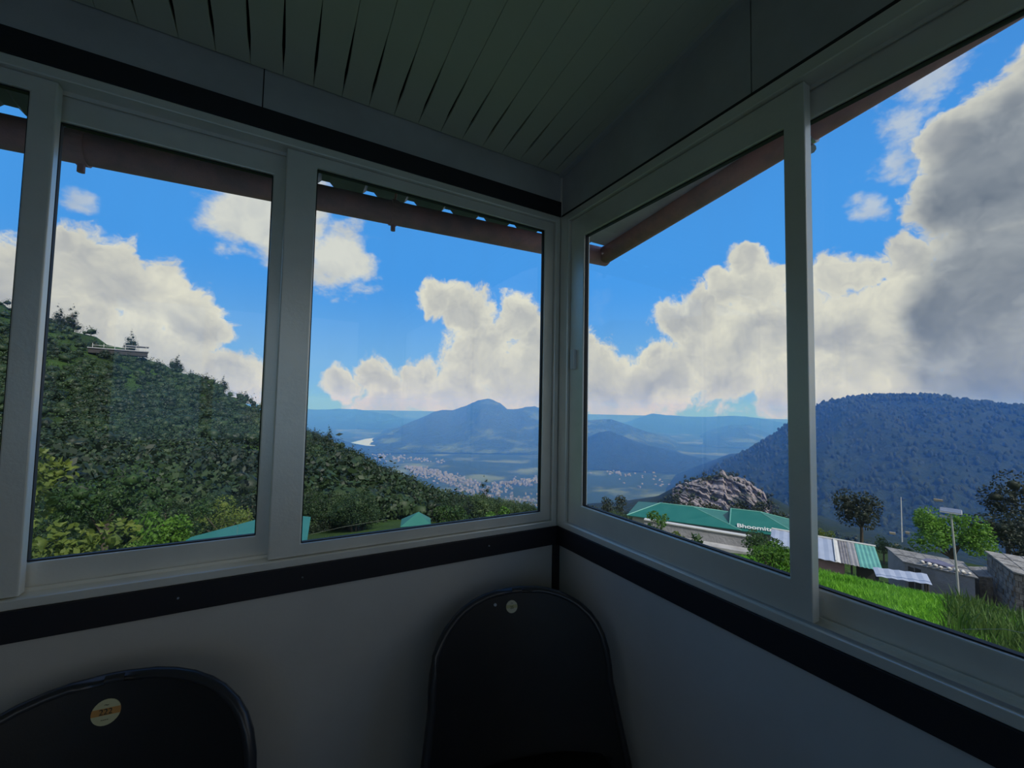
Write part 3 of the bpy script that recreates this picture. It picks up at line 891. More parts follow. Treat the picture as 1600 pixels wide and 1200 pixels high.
def crown_mesh(rng, h, w, kind):
    """one hillside tree standing on z = 0; returns verts, faces, material index (0 leaves, 1 bark)"""
    if kind == 'conifer':
        bl = []
        for k in range(9):
            t = k / 8
            rr = w * 0.5 * (1 - t) ** 0.85 + 0.05 * w
            m = max(1, int(4 * (1 - t)))
            for q in range(m):
                a = rng.uniform(0, 6.28)
                bl.append((math.cos(a) * rr * 0.55, math.sin(a) * rr * 0.55, h * (0.15 + 0.83 * t), rr * 0.6))
        core = lumps(rng, [(a, b, c, d * .7) for a, b, c, d in bl], 1, 0.25); lv = leaf_cloud(rng, bl, 4200, h * 0.026, h * 0.012, 0.5)
    else:
        bl = [(0, 0, h * 0.58, w * 0.36)]
        for k in range(9):
            a = k * 2.4; q = rng.uniform(0.16, 0.36) * w
            bl.append((math.cos(a) * q, math.sin(a) * q, h * rng.uniform(0.36, 0.84), w * rng.uniform(0.14, 0.27)))
        core = lumps(rng, [(a, b, c, d * .66) for a, b, c, d in bl], 1, 0.25); lv = leaf_cloud(rng, bl, 4600, h * 0.036, h * 0.023, 0.1, 0.6)
    trunk = MB().tube([(0, 0, -1.5), (0.03 * w, 0, h * 0.3), (0, 0, h * 0.6)], [h * .03, h * .022, h * .01], 6)
    tv = np.array(trunk.v); tf = []
    for f in trunk.f:
        for q in range(1, len(f) - 1):
            tf.append((f[0], f[q], f[q + 1]))
    V, F = join(core, lv, (tv, np.array(tf)))
    mi = np.zeros(len(F), int); mi[-len(tf):] = 1
    return V, F, mi


def hillside_trees():
    rng = np.random.default_rng(21)
    protos = []
    for k, kd in enumerate(['broad', 'broad', 'broad', 'broad', 'conifer', 'conifer']):
        V, F, mi = crown_mesh(rng, 7.0 if kd == 'broad' else 9.0, 6.5 if kd == 'broad' else 4.2, kd)
        me_o = raw('hillside_tree' if kd == 'broad' else 'hillside_conifer', V, F, [L_FOREST if kd == 'broad' else L_CONIF, M_BARK], mi=mi)
        protos.append((kd, me_o))
    spots = []
    n = 5600
    az = rng.uniform(-25, 47, n * 3); s = rng.random(n * 3) ** 0.75
    rs = np.interp(az, AZT, RST)
    r = 46 * (np.maximum(rs, 60) * 1.02 / 46) ** s
    x = r * np.sin(np.radians(az)); y = r * np.cos(np.radians(az))
    open_ = fbm(x / 55 + 4, y / 90 + 2, 3) > 0.17
    thin = rng.random(n * 3) < np.where(az > 36, 0.5, 1.0)
    keep = (~open_ | (rng.random(n * 3) < 0.06)) & thin & ~((az > 11) & (az < 22) & (r < 75)) & ~((az > -12) & (az < 8) & (r < 50))
    az, r = az[keep][:n], r[keep][:n]
    z = ground_z(az, r) - 0.3
    order = np.argsort(r)
    sky = np.interp(az, [-45, -21.8, -19.6, -17.5, -13.4, -9.3, -1.4, 3.8, 6.4, 12.8, 16, 18.3, 23, 29.9, 34.3, 40, 47], [.22, .163, .141, .135, .104, .076, .007, -.046, -.064, -.131, -.157, -.193, -.212, -.234, -.248, -.250, -.252])
    room_ = (sky + 0.004 + rng.exponential(0.004, len(az))) * r + EYE[2] - z
    order = order[room_[order] > 2.0]
    big = order[:300]; rest = order[300:]
    used = set()
    for q in big:
        j = int(rng.integers(0, 6)) if rng.random() < 0.8 else int(rng.integers(4, 6))
        kd, p = protos[j]
        if j in used:
            o = p.copy(); COL.objects.link(o)
        else:
            o = p; used.add(j)
        o.location = pol(az[q], r[q], z[q]); sc = min(rng.uniform(0.5, 1.0) * (0.7 if r[q] < 70 else 1.1), room_[q] / (7.0 if kd == 'broad' else 9.2))
        o.scale = (sc * rng.uniform(.85, 1.2), sc * rng.uniform(.85, 1.2), sc); o.rotation_euler = (0, 0, rng.uniform(0, 6.28))
        if kd == 'broad':
            tag(o, 'one of the leafy green trees covering the near hillside', 'tree', 'leafy trees on the hillside')
        else:
            tag(o, 'one of the dark pointed conifers among the hillside trees', 'tree', 'conifers on the hillside')
    for j, (kd, p) in enumerate(protos):
        if j not in used:
            bpy.data.objects.remove(p)
    # the farther trees, too small to tell apart
    for kind, m, frac in (('broad', leafm('far_hillside_leaves', (0.010, 0.024, 0.011), (0.036, 0.066, 0.022), 0.15, 0.06), 0.8), ('conifer', leafm('far_hillside_needles', (0.009, 0.019, 0.011), (0.018, 0.032, 0.016), 0.1, 0.06), 0.2)):
        tv = []
        for k in range(4):
            if kind == 'broad':
                bl = [(0, 0, 3.6, 2.3)] + [(rng.normal(0, 1.4), rng.normal(0, 1.4), rng.uniform(2, 5.5), rng.uniform(.9, 1.6)) for _ in range(4)]
                c = lumps(rng, bl[:2], 1, 0.25); l = leaf_cloud(rng, bl, 110, 0.55, 0.4, 0.1)
            else:
                bl = [(0, 0, 1.5 + 1.3 * q, 1.9 - 0.33 * q) for q in range(5)]
                c = lumps(rng, bl[1:3], 1, 0.25); l = leaf_cloud(rng, bl + [(0, 0, 8.4, .25)], 110, 0.65, 0.35, 0.4)
            tv.append(join(c, l))
        parts = []
        pick = rest[:int(len(rest) * frac)] if False else rest[rng.random(len(rest)) < frac]
        for q in pick:
            v, f = tv[int(rng.integers(0, 4))]
            a = rng.uniform(0, 6.28); sc = min(rng.uniform(.75, 1.55), room_[q] / (6.8 if kind == 'broad' else 8.6))
            R = np.array([[math.cos(a), -math.sin(a), 0], [math.sin(a), math.cos(a), 0], [0, 0, 1]])
            parts.append((v @ R.T * sc * np.array([1.1, 1.1, 1]) + np.array(pol(az[q], r[q], z[q] - (1.4 * sc if kind == 'broad' else 0.3))), f))
        V, F = join(*parts)
        o = raw('forest', V, F, m)
        tag(o, 'mixed green forest of the left hill slope' if kind == 'broad' else 'dark conifer tops scattered over the left hill slope', 'forest', kind='stuff')


def shoulder_trees():
    """forest on the shoulder behind the teal roofs and scrub creeping over the edges of the rock scar"""
    rng = np.random.default_rng(44)
    tv = []
    for k in range(4):
        bl = [(0, 0, 3.4, 2.4)] + [(rng.normal(0, 1.3), rng.normal(0, 1.3), rng.uniform(1.5, 5.5), rng.uniform(.9, 1.5)) for _ in range(3)]
        tv.append(join(lumps(rng, bl, 1, 0.25), leaf_cloud(rng, bl, 40, 1.0, 0.7, 0.1)))
    sh = bpy.data.objects['mountain.007'] if 'mountain.007' in bpy.data.objects else None
    top = lambda a: np.interp(a, [36, 44, 49, 51, 52, 54, 56.6, 58.2, 59.5, 60.9, 63, 68, 74, 82], [-.27, -.245, -.215, -.182, -.164, -.150, -.136, -.143, -.156, -.174, -.20, -.23, -.25, -.26])
    parts = []
    for k in range(1500):
        a = rng.uniform(38, 84); s = rng.random() ** 0.8
        if 51.6 < a < 61.0:
            continue
        zc_ = EYE[2] + 650 * top(a); r = 650 - 230 * s; z = zc_ + (-150 - zc_) * s
        v, f = tv[k % 4]; q = rng.uniform(.8, 1.7)
        parts.append((v * q + np.array(pol(a, r, z - 1)), f))
    for k in range(190):
        a = rng.uniform(50.6, 61.8); tt = top(a)
        side = rng.random()
        if side < 0.45:
            tn = tt + rng.normal(0.001, .004)
        elif side < 0.75:
            a = rng.choice([rng.uniform(50.6, 53.6), rng.uniform(60.2, 62)]); tn = top(a) - rng.uniform(0, .05)
        else:
            tn = -.188 - rng.uniform(0, .04)
        r = 640 if tn > tt - .004 else 470
        v, f = tv[k % 4]; q = rng.uniform(.45, 1.1)
        P = pol(a, r, tan=tn)
        parts.append((v * q + np.array((P[0], P[1], P[2] - 3)), f))
    V, F = join(*parts)
    o = raw('forest', V, F, leafm('shoulder_leaves', (0.016, 0.026, 0.012), (0.03, 0.04, 0.018), 0.1, 0.05)); tag(o, 'dull dark woodland around the bare rock scar', 'forest', kind='stuff')


def plant(name, label, cat, az, r, top_tan, w, blobs, n, leaf, m, seed, group=None, stem=True, shrink=0.72, zbase=None):
    """a near bush or tree: blobs are given in units of the crown (x, y in widths, z 0..1 of the height)"""
    rng = np.random.default_rng(seed)
    zg = float(ground_z(az, r)) if zbase is None else zbase
    top = EYE[2] + r * top_tan
    h = top - zg
    t = empty(name, pol(az, r, zg)); tag(t, label, cat, group)
    bl = [(bx * w, by * w, bz * h, br * w) for bx, by, bz, br in blobs]
    core = lumps(rng, [(a, b, c, d * 0.72 * shrink) for a, b, c, d in bl], 1, 0.2)
    lv = leaf_cloud(rng, bl, n, leaf, leaf * 0.55)
    V, F = join(core, lv)
    raw('foliage', V, F, m, t)
    if stem:
        mb = MB()
        mb.tube([(0, 0, -0.3), (0.02 * w, 0.01, h * 0.4), (bl[0][0], bl[0][1], bl[0][2])], [0.035 * w + .01, 0.028 * w + .008, 0.008], 7)
        for b in bl[1:5]:
            mb.tube([(0.01, 0, h * 0.3), (b[0], b[1], b[2])], [0.018 * w + .004, 0.004], 5)
        mb.build('trunk', M_BARK, t)
    return t


def near_plants():
    rnd = np.random.default_rng(5)

    def bush(nb, zlo, zhi, spread=0.36, rr=(0.16, 0.28), seed=0):
        g = np.random.default_rng(seed)
        return [(g.uniform(-spread, spread), g.uniform(-spread, spread), g.uniform(zlo, zhi), g.uniform(*rr)) for _ in range(nb)]
    plant('leafy_sapling', 'tall yellow-green sapling close outside the left window edge', 'sapling', -20.0, 9.0, -0.035, 0.95, bush(9, .62, .93, .40, (.16, .26), 1), 900, 0.11, L_LIME, 31)
    plant('leafy_shrub', 'yellow-green leafy shrub at the bottom left of the wide window', 'shrub', -17.2, 7.4, -0.185, 1.25, bush(11, .45, .88, .48, (.14, .24), 2), 1300, 0.10, L_LIME, 32)
    plant('leafy_shrub', 'grey-green shrub low in the left corner of the wide window', 'shrub', -21.0, 6.6, -0.195, 0.9, bush(8, .45, .86, .42, (.16, .24), 3), 800, 0.10, L_MID, 33)
    plant('round_bush', 'bright green bush left of the teal roof', 'bush', -10.9, 14.5, -0.205, 1.7, bush(14, .35, .85, .44, (.13, .22), 4), 2600, 0.13, L_BRIGHT, 34)
    plant('round_bush', 'low lime-green bush above the teal roof edge', 'bush', -4.4, 34.0, -0.196, 3.4, bush(12, .4, .86, .46, (.13, .2), 5), 1800, 0.17, L_LIME, 35)
    plant('round_bush', 'soft green bush behind the bright bush', 'bush', -8.8, 30.0, -0.176, 2.8, bush(12, .4, .86, .46, (.13, .2), 6), 1800, 0.18, L_MID, 36)
    plant('domed_tree', 'broad dome-shaped green tree on the lower hillside', 'tree', -14.2, 42.0, -0.112, 6.2, bush(16, .38, .84, .38, (.15, .24), 7), 3000, 0.28, L_MID, 37)
    plant('round_bush', 'bright yellow-green bush in front of the conifer', 'bush', 27.6, 14.0, -0.244, 1.25, bush(12, .5, .88, .42, (.13, .2), 8), 1700, 0.10, L_BRIGHT, 38)
    plant('round_bush', 'feathery green bush beside the small teal roofed hut', 'bush', 22.3, 17.0, -0.242, 1.3, bush(10, .5, .88, .42, (.13, .2), 9), 1300, 0.12, L_MID, 39)
    plant('leafy_plant', 'tall green plant at the end of the grey wall', 'plant', 48.9, 18.0, -0.222, 0.85, bush(8, .5, .9, .36, (.14, .24), 10), 700, 0.11, L_BRIGHT, 40)
    plant('leafy_plant', 'short lime-green plant in front of the grey wall', 'plant', 51.0, 16.0, -0.262, 0.60, bush(6, .6, .88, .36, (.16, .26), 11), 420, 0.10, L_LIME, 41)
    plant('leafy_plant', 'sprawling plant with broad leaves low in the corner window', 'plant', 54.2, 13.5, -0.278, 0.75, bush(7, .62, .9, .44, (.14, .22), 12), 160, 0.20, L_MID, 42)
    plant('round_bush', 'dark feathery bush hiding the end of the grey wall', 'bush', 60.9, 24.5, -0.254, 1.75, bush(14, .4, .86, .38, (.13, .22), 13), 2200, 0.12, L_MID, 43)
    plant('round_bush', 'bright green mound below the dark feathery bush', 'bush', 61.6, 17.0, -0.275, 1.5, bush(10, .5, .84, .44, (.14, .22), 14), 1600, 0.11, L_BRIGHT, 44)
    plant('round_tree', 'dark round-headed tree behind the patched roof', 'tree', 69.5, 60.0, -0.140, 4.4, bush(15, .46, .86, .32, (.16, .26), 15), 2600, 0.26, L_DARK, 45)
    plant('small_bush', 'pale green bush just above the patched roof', 'bush', 66.4, 43.0, -0.220, 1.2, bush(8, .5, .86, .36, (.15, .24), 16), 700, 0.13, L_LIME, 46)
    plant('small_bush', 'low green bush under the dark round tree', 'bush', 68.2, 44.0, -0.234, 1.7, bush(9, .4, .84, .42, (.14, .2), 17), 700, 0.14, L_MID, 47)
    plant('small_bush', 'round clipped-looking green bush beside the dark round tree', 'bush', 71.2, 47.0, -0.214, 1.6, bush(9, .35, .78, .26, (.2, .28), 18), 900, 0.12, L_MID, 48)
    plant('small_bush', 'low hedge-like bush left of the bright spreading tree', 'bush', 72.9, 45.0, -0.224, 1.8, bush(9, .4, .84, .44, (.14, .2), 19), 800, 0.13, L_MID, 49)
    # spreading tree with drooping lit crown
    g = np.random.default_rng(77)
    bl = []
    for k in range(26):
        a = g.uniform(0, 6.28); q = g.random() ** .5 * 0.43
        bl.append((math.cos(a) * q, math.sin(a) * q, 0.90 - 1.35 * q * q - g.uniform(0, .30), g.uniform(.10, .17)))
    plant('spreading_tree', 'bright green spreading tree behind the street lamp', 'tree', 76.0, 46.0, -0.150, 4.9, bl, 6000, 0.20, L_WILLOW, 50)
    plant('tall_tree', 'tall dark tree at the right edge of the corner window', 'tree', 79.4, 68.0, -0.078, 6.2, bush(18, .3, .88, .36, (.15, .24), 20), 3400, 0.30, L_DARK, 51)
    plant('tall_tree', 'dark tree at the outer edge behind the stone hut', 'tree', 82.6, 66.0, -0.092, 6.4, bush(18, .3, .88, .36, (.15, .24), 21), 3000, 0.30, L_DARK, 52)
    plant('tall_tree', 'lower dark tree between the spreading tree and the tall dark one', 'tree', 79.9, 56.0, -0.150, 4.2, bush(14, .3, .86, .36, (.15, .24), 22), 2400, 0.26, L_DARK, 53)
    for k, (a, r, tt, w) in enumerate(((44.2, 60, -.218, 2.6), (43.0, 66, -.222, 2.4), (50.5, 64, -.216, 4.2), (52.2, 70, -.212, 3.8), (54.0, 66, -.218, 3.6), (55.6, 72, -.213, 3.6), (59.0, 64, -.205, 3.6), (60.6, 70, -.207, 4.0), (62.6, 66, -.208, 3.4), (40.8, 70, -.238, 3.0))):
        plant('background_tree', 'dull dark tree in the row behind the teal roofs', 'tree', a, r, tt + .016, w, bush(10, .4, .86, .34, (.16, .24), 60 + k), 900, 0.30, L_DARK, 60 + k, 'dull trees behind the teal roofs', zbase=EYE[2] + r * tt - 5.0)
    g = np.random.default_rng(88)
    for az, r, tt, tb, lab in ((26.1, 110.0, -.168, -.275, 'tall dark conifer standing in front of the valley town'), (43.9, 58.0, -.205, -.30, 'slim dark conifer left of the teal roofs'),
                                (-17.4, 470.0, .155, .108, 'tallest conifer on the skyline near the top of the left hill'), (-18.3, 475.0, .152, .110, 'shorter conifer beside the tallest one on the left hill skyline'),
                                (-13.2, 430.0, .123, .078, 'conifer rising behind the railed terrace'), (-9.4, 400.0, .086, .050, 'lone conifer half way down the left hill skyline'), (-5.2, 370.0, .050, .014, 'small conifer low on the left hill skyline'),
                                (5.9, 245.0, -.050, -.100, 'dark bushy conifer where the hill meets the lake view'), (4.4, 240.0, -.053, -.095, 'second dark conifer beside the window stile above the shed')):
        zt_, zb_ = EYE[2] + r * tt, EYE[2] + r * tb
        V, F, mi = crown_mesh(g, zt_ - zb_, (zt_ - zb_) * (.28 if r < 100 else .62 if 200 < r < 300 else .5), 'conifer')
        o = raw('tall_conifer', V, F, [L_CONIF, M_BARK], mi=mi, loc=pol(az, r, zb_)); tag(o, lab, 'tree')
    # meadow grass and the rank weeds on its right
    rng = np.random.default_rng(9)

    def blades(name, label, n, az0, az1, r0, r1, h0, h1, m, w=0.02, lean=0.4, clump=None):
        az = rng.uniform(az0, az1, n); r = np.sqrt(rng.uniform(r0 ** 2, r1 ** 2, n))
        z = ground_z(az, r)
        P = np.stack([EYE[0] + r * np.sin(np.radians(az)), EYE[1] + r * np.cos(np.radians(az)), z - 0.03], -1)
        h = rng.uniform(h0, h1, n)
        if clump is not None:
            h = h * (0.55 + 1.6 * np.clip(fbm(P[:, 0] / clump, P[:, 1] / clump, 3) + .22, 0, 1))
        a = rng.uniform(0, 6.28, n); d = np.stack([np.cos(a), np.sin(a), 0 * a], -1)
        b = rng.uniform(0, 6.28, n); l = np.stack([np.cos(b), np.sin(b), 0 * b], -1) * (lean * h * rng.random(n))[:, None]
        up_ = np.zeros((n, 3)); up_[:, 2] = h
        ww = w * rng.uniform(.6, 1.3, n)[:, None]
        V = np.stack([P - d * ww, P + d * ww, P + l * .4 + up_ * .6 + d * ww * .7, P + l * .4 + up_ * .6 - d * ww * .7, P + l + up_], 1).reshape(-1, 3)
        o = np.arange(n)[:, None] * 5
        F = np.concatenate([o + np.array([[0, 1, 2]]), o + np.array([[0, 2, 3]]), o + np.array([[3, 2, 4]])])
        ob = raw(name, V, F, m)
        tag(ob, label, 'grass', kind='stuff')
    blades('meadow_grass', 'vivid green grass of the meadow below the corner window', 52000, 54, 86, 8, 28.6, 0.14, 0.34, leafm('meadow_blades', (0.17, 0.42, 0.03), (0.11, 0.32, 0.02), 0.4, 0.35), 0.022, 0.7, 2.5)
    blades('rank_weeds', 'tall rank weeds at the right end of the meadow', 4200, 75.5, 86, 12, 27.5, 0.3, 0.8, leafm('weed_blades', (0.045, 0.115, 0.018), (0.08, 0.125, 0.03), 0.35, 0.8), 0.03, 0.6, 1.8)
    blades('hillside_grass', 'rough grass on the slope below the wide window', 26000, -24, 46, 12, 34, 0.2, 0.55, leafm('slope_blades', (0.036, 0.086, 0.014), (0.025, 0.054, 0.013), 0.3, 0.4), 0.04, 0.6, 3.0)


# ------------------------------------------------------------------ buildings
def frame_at(az, r):
    """local axes at a bearing: u across (towards larger bearing), v away from the viewer"""
    a = math.radians(az)
    u = Vector((math.cos(a), -math.sin(a), 0)); v = Vector((math.sin(a), math.cos(a), 0))
    o = Vector((EYE[0], EYE[1], 0))
    return lambda U, V_, Z: tuple(o + u * U + v * V_ + Vector((0, 0, Z)))


def slab(pts, th):
    """polygon thickened downwards"""
    n = len(pts)
    mb = MB(); mb.add(list(pts) + [(x, y, z - th) for x, y, z in pts], [tuple(range(n)), tuple(range(n, 2 * n))[::-1]] + [(k, n + k, n + (k + 1) % n, (k + 1) % n) for k in range(n)])
    return mb


def ribbed(L, nu, p00, p10, p11, p01, depth, th=0.01):
    """a corrugated sheet between four corners, ribs running from the p00-p10 edge to the p01-p11 edge"""
    p00, p10, p11, p01 = (Vector(p) for p in (p00, p10, p11, p01))
    vs = []; fs = []
    for i in range(nu + 1):
        t = i / nu; h = depth * (1 if i % 2 else 0)
        a = p00.lerp(p10, t); b = p01.lerp(p11, t)
        for q in (a, b):
            vs.append((q.x, q.y, q.z + h)); vs.append((q.x, q.y, q.z + h - th))
    for i in range(nu):
        a = i * 4; b = a + 4
        fs += [(a, b, b + 2, a + 2), (a + 1, a + 3, b + 3, b + 1), (a, a + 1, b + 1, b), (a + 2, b + 2, b + 3, a + 3)]
    fs += [(0, 2, 3, 1), (nu * 4, nu * 4 + 1, nu * 4 + 3, nu * 4 + 2)]
    mb = MB(); mb.add(vs, fs)
    return mb


M_TEAL = mat('teal_painted_sheet', (0.010, 0.110, 0.088), 0.5, 0.0, 0.4, color2=(0.016, 0.125, 0.100), scale=1.2)
M_TEALP = mat('pale_teal_sheet', (0.12, 0.34, 0.29), 0.5, 0.0, 0.4, var=0.25, scale=1.5)
M_WHITE = mat('white_paint', (0.50, 0.50, 0.49), 0.6, var=0.12, scale=2)
M_GREYW = mat('grey_render', (0.27, 0.27, 0.29), 0.85, color2=(0.19, 0.19, 0.20), scale=0.8, bump=0.3, bscale=6)
M_BLUEW = mat('bluish_white_sheet', (0.30, 0.34, 0.43), 0.45, var=0.12, scale=1.5)
M_GSHEET = mat('weathered_sheet', (0.20, 0.19, 0.20), 0.7, var=0.45, scale=3)
M_STONE = mat('slab_stone', (0.29, 0.28, 0.265), 0.9, color2=(0.15, 0.145, 0.14), scale=2.5, bump=0.6, bscale=8)
M_RUBBLE = mat('rubble_wall', (0.25, 0.235, 0.22), 0.95, color2=(0.10, 0.095, 0.09), scale=3.5, bump=0.8, bscale=7)
M_PINK = mat('pink_wash', (0.36, 0.22, 0.26), 0.8, var=0.2, scale=2)
M_SHADE = mat('dark_timber', (0.028, 0.026, 0.026), 0.8)


def buildings():
    # --- long teal hip-roofed building behind its grey wall
    L = frame_at(56, 0)
    b = empty('teal_roofed_house', L(0, 39, -10.0)); tag(b, 'teal hip-roofed house with white lettering on its roof, behind the grey wall', 'house')
    ob = Vector(L(0, 39, -10.0))

    def put(mb, name, m, parent, off=ob):
        mb.v = [(x - off[0], y - off[1], z - off[2]) for x, y, z in mb.v]
        return mb.build(name, m, parent)

    def hip(u0, u1, v0, v1, ze, zr, r0, r1, vr, tagname):
        A, B, C, D = (u0, v0, ze), (u1, v0, ze), (u1, v1, ze), (u0, v1, ze)
        R0, R1 = (r0, vr, zr), (r1, vr, zr)
        for poly in ((A, B, R1, R0), (B, C, R1), (C, D, R0, R1), (D, A, R0)):
            put(slab([L(*p) for p in poly], 0.05), 'roof_panel', M_TEAL, b)
        for p, q in ((R0, R1), (R1, B), (R1, C), (R0, A)):
            put(MB().tube([L(*p), L(*q)], 0.045, 6), 'ridge_cap', M_TEALP, b)
        return A, B, R1, R0
    hip(-7.0, 1.55, 36.6, 42.4, -7.72, -6.93, -4.6, -1.95, 39.2, 'a')
    hip(0.75, 5.6, 36.8, 42.6, -7.80, -6.80, 0.95, 3.0, 39.6, 'b')
    w = MB(); w.hexa([L(-6.6, 37, -10.5), L(5.2, 37.2, -10.5), L(5.2, 42, -10.5), L(-6.6, 42, -10.5), L(-6.6, 37, -7.8), L(5.2, 37.2, -7.88), L(5.2, 42, -7.8), L(-6.6, 42, -7.8)])
    put(w, 'wall', M_WHITE, b)
    # faded word painted on the roof
    cu = bpy.data.curves.new('lettering', 'FONT'); cu.body = 'Bhoomitra'; cu.size = 0.62; cu.extrude = 0.006; cu.offset = 0.012
    p0, p1, p2 = Vector(L(1.28, 37.02, -7.66)), Vector(L(3.6, 37.02, -7.66)), Vector(L(1.28, 37.8, -7.30))
    ex = (p1 - p0).normalized(); ey = (p2 - p0).normalized(); ez = ex.cross(ey)
    lo = text_mesh(cu); lo.data.materials.append(M_WHITE)
    org = p0 - ob + ez * 0.05
    lo.matrix_basis = Matrix(((ex.x, ey.x, ez.x, org.x), (ex.y, ey.y, ez.y, org.y), (ex.z, ey.z, ez.z, org.z), (0, 0, 0, 1)))
    lo.parent = b; lo['label'] = 'faded white painted lettering'
    # --- grey wall with pale coping in front of it
    gw = empty('boundary_wall', L(0, 35.6, -10)); og = Vector(L(0, 35.6, -10)); tag(gw, 'grey rendered wall with pale coping below the teal roofs', 'wall')
    m1 = MB(); m1.hexa([L(-5.4, 35.5, -12), L(2.6, 35.5, -12), L(2.6, 35.8, -12), L(-5.4, 35.8, -12), L(-5.4, 35.5, -7.66), L(2.6, 35.5, -7.90), L(2.6, 35.8, -7.90), L(-5.4, 35.8, -7.66)])
    put(m1, 'wall_face', M_GREYW, gw, og)
    m2 = MB(); m2.hexa([L(-5.4, 35.42, -7.66), L(2.65, 35.42, -7.90), L(2.65, 35.9, -7.90), L(-5.4, 35.9, -7.66), L(-5.4, 35.42, -7.58), L(2.65, 35.42, -7.82), L(2.65, 35.9, -7.82), L(-5.4, 35.9, -7.58)])
    put(m2, 'coping', M_WHITE, gw, og)
    m3 = MB(); m3.hexa([L(-4.6, 34.6, -12), L(3.0, 34.6, -12), L(3.0, 35.5, -12), L(-4.6, 35.5, -12), L(-4.6, 34.6, -8.6), L(3.0, 34.6, -8.75), L(3.0, 35.5, -8.70), L(-4.6, 35.5, -8.55)])
    put(m3, 'ledge', mat('pale_render', (0.36, 0.36, 0.37), 0.85, var=0.3, scale=1.0), gw, og)

    # --- teal roof close below the wide window
    def plane_pt(az, tan, n, d0):
        a = math.radians(az); d = Vector((math.sin(a), math.cos(a), tan)); e = Vector(EYE)
        return tuple(e + d * ((d0 - n.dot(e)) / n.dot(d)))
    P1, P2, P5 = Vector(pol(4.35, 27.0, tan=-.248)), Vector(pol(4.0, 22.6, tan=-.306)), Vector(pol(0.9, 29.0, tan=-.2345))
    nn = (P2 - P1).cross(P5 - P1).normalized(); d0 = nn.dot(P1)
    P4 = Vector(plane_pt(-7.8, -.262, nn, d0)); P3 = Vector(plane_pt(-8.6, -.305, nn, d0))
    base = Vector((P2.x, P2.y, float(ground_z(0, 24))))
    h = empty('teal_roofed_shed', base); tag(h, 'teal lean-to shed roof close below the wide window', 'shed')
    corners = [P3, P2, P1, P5, P4]
    # roof as three sheets side by side
    put(slab([tuple(P3), tuple(P3.lerp(P2, .45)), tuple(P4.lerp(P5, .52)), tuple(P4)], 0.04), 'roof_sheet', M_TEAL, h, base)
    put(slab([tuple(P3.lerp(P2, .452)), tuple(P3.lerp(P2, .80)), tuple(P5), tuple(P4.lerp(P5, .523))], 0.04), 'roof_sheet', M_TEAL, h, base)
    put(slab([tuple(P3.lerp(P2, .802)), tuple(P2), tuple(P1), tuple(P5)], 0.04), 'roof_sheet', M_TEAL, h, base)
    ctr = sum((Vector(c) for c in corners), Vector()) / 5
    ins = [c.lerp(ctr, 0.08) for c in corners]
    wl = MB(); k = 5
    wl.add([(c.x, c.y, c.z - 0.06) for c in ins] + [(c.x, c.y, c.z - 2.6) for c in ins], [tuple(range(5)), tuple(range(5, 10))[::-1]] + [(i, 5 + i, 5 + (i + 1) % 5, (i + 1) % 5) for i in range(5)])
    put(wl, 'wall', M_GREYW, h, base)
    put(MB().tube([tuple(P2.lerp(P1, .05)), tuple(P2.lerp(P1, .05) - Vector((0, 0, 1.6)))], 0.06, 8), 'downpipe', M_WHITE, h, base)
    # --- small teal hut among the trees
    q = frame_at(17.1, 0); zb = -13.2
    hb = Vector(q(0, 46, zb)); s = empty('teal_roofed_hut', hb); tag(s, 'small hut with teal pyramid roof among the hillside trees', 'hut')
    ze, zp = EYE[2] - 45 * .2815, EYE[2] - 46 * .2525
    cs = [q(-1.55, 44.6, ze), q(1.55, 44.9, ze), q(1.55, 47.5, ze), q(-1.55, 47.5, ze)]; ap = q(0.25, 46.2, zp)
    for i in range(4):
        put(slab([cs[i], cs[(i + 1) % 4], ap], 0.05), 'roof_panel', M_TEAL, s, hb)
    for (U, V_) in ((-1.3, 44.9), (1.3, 44.9), (1.3, 47.2), (-1.3, 47.2)):
        put(MB().tube([q(U, V_, zb - 1), q(U, V_, ze)], 0.06, 6), 'post', M_SHADE, s, hb)
    wv = MB(); wv.hexa([q(-1.0, 45.4, zb - 1), q(1.0, 45.4, zb - 1), q(1.0, 47, zb - 1), q(-1.0, 47, zb - 1), q(-1.0, 45.4, ze - .1), q(1.0, 45.4, ze - .1), q(1.0, 47, ze - .1), q(-1.0, 47, ze - .1)])
    put(wv, 'wall', M_SHADE, s, hb)

    # --- shed with the patched roof
    q = frame_at(68.3, 0); hb = Vector(q(0, 34.5, -10.2)); s = empty('patched_shed', hb); tag(s, 'shed with a patched roof of white, grey and teal sheets', 'shed')
    ve, vr = 33.0, 36.2
    ze, zr = EYE[2] - 33 * .2815, EYE[2] - 36.2 * .2405
    sheets = [(-4.2, -2.2, M_BLUEW, 8), (-2.18, -0.72, M_BLUEW, 6), (-0.70, -0.42, M_WHITE, 2), (-0.40, 0.02, M_GSHEET, 6), (0.04, 0.46, M_GREYW, 4), (0.48, 1.50, M_TEALP, 10)]
    for a, c, m, n in sheets:
        put(ribbed(L, n, q(a + .12, ve, ze), q(c + .12, ve, ze), q(c - .1, vr, zr), q(a - .1, vr, zr), 0.035), 'roof_sheet', m, s, hb)
    put(MB().tube([q(-4.3, vr, zr + .03), q(1.45, vr, zr + .03)], 0.07, 8), 'ridge_cap', M_WHITE, s, hb)
    put(MB().tube([q(-.55, ve + .1, ze + .06), q(-.72, vr, zr + .06)], 0.04, 6), 'batten', M_WHITE, s, hb)
    w = MB(); w.hexa([q(-4, 33.4, -11), q(-.15, 33.4, -11), q(-.15, 36.5, -11), q(-4, 36.5, -11), q(-4, 33.4, ze - .02), q(-.15, 33.4, ze - .02), q(-.15, 36.5, zr - .06), q(-4, 36.5, zr - .06)])
    put(w, 'wall', M_PINK, s, hb)
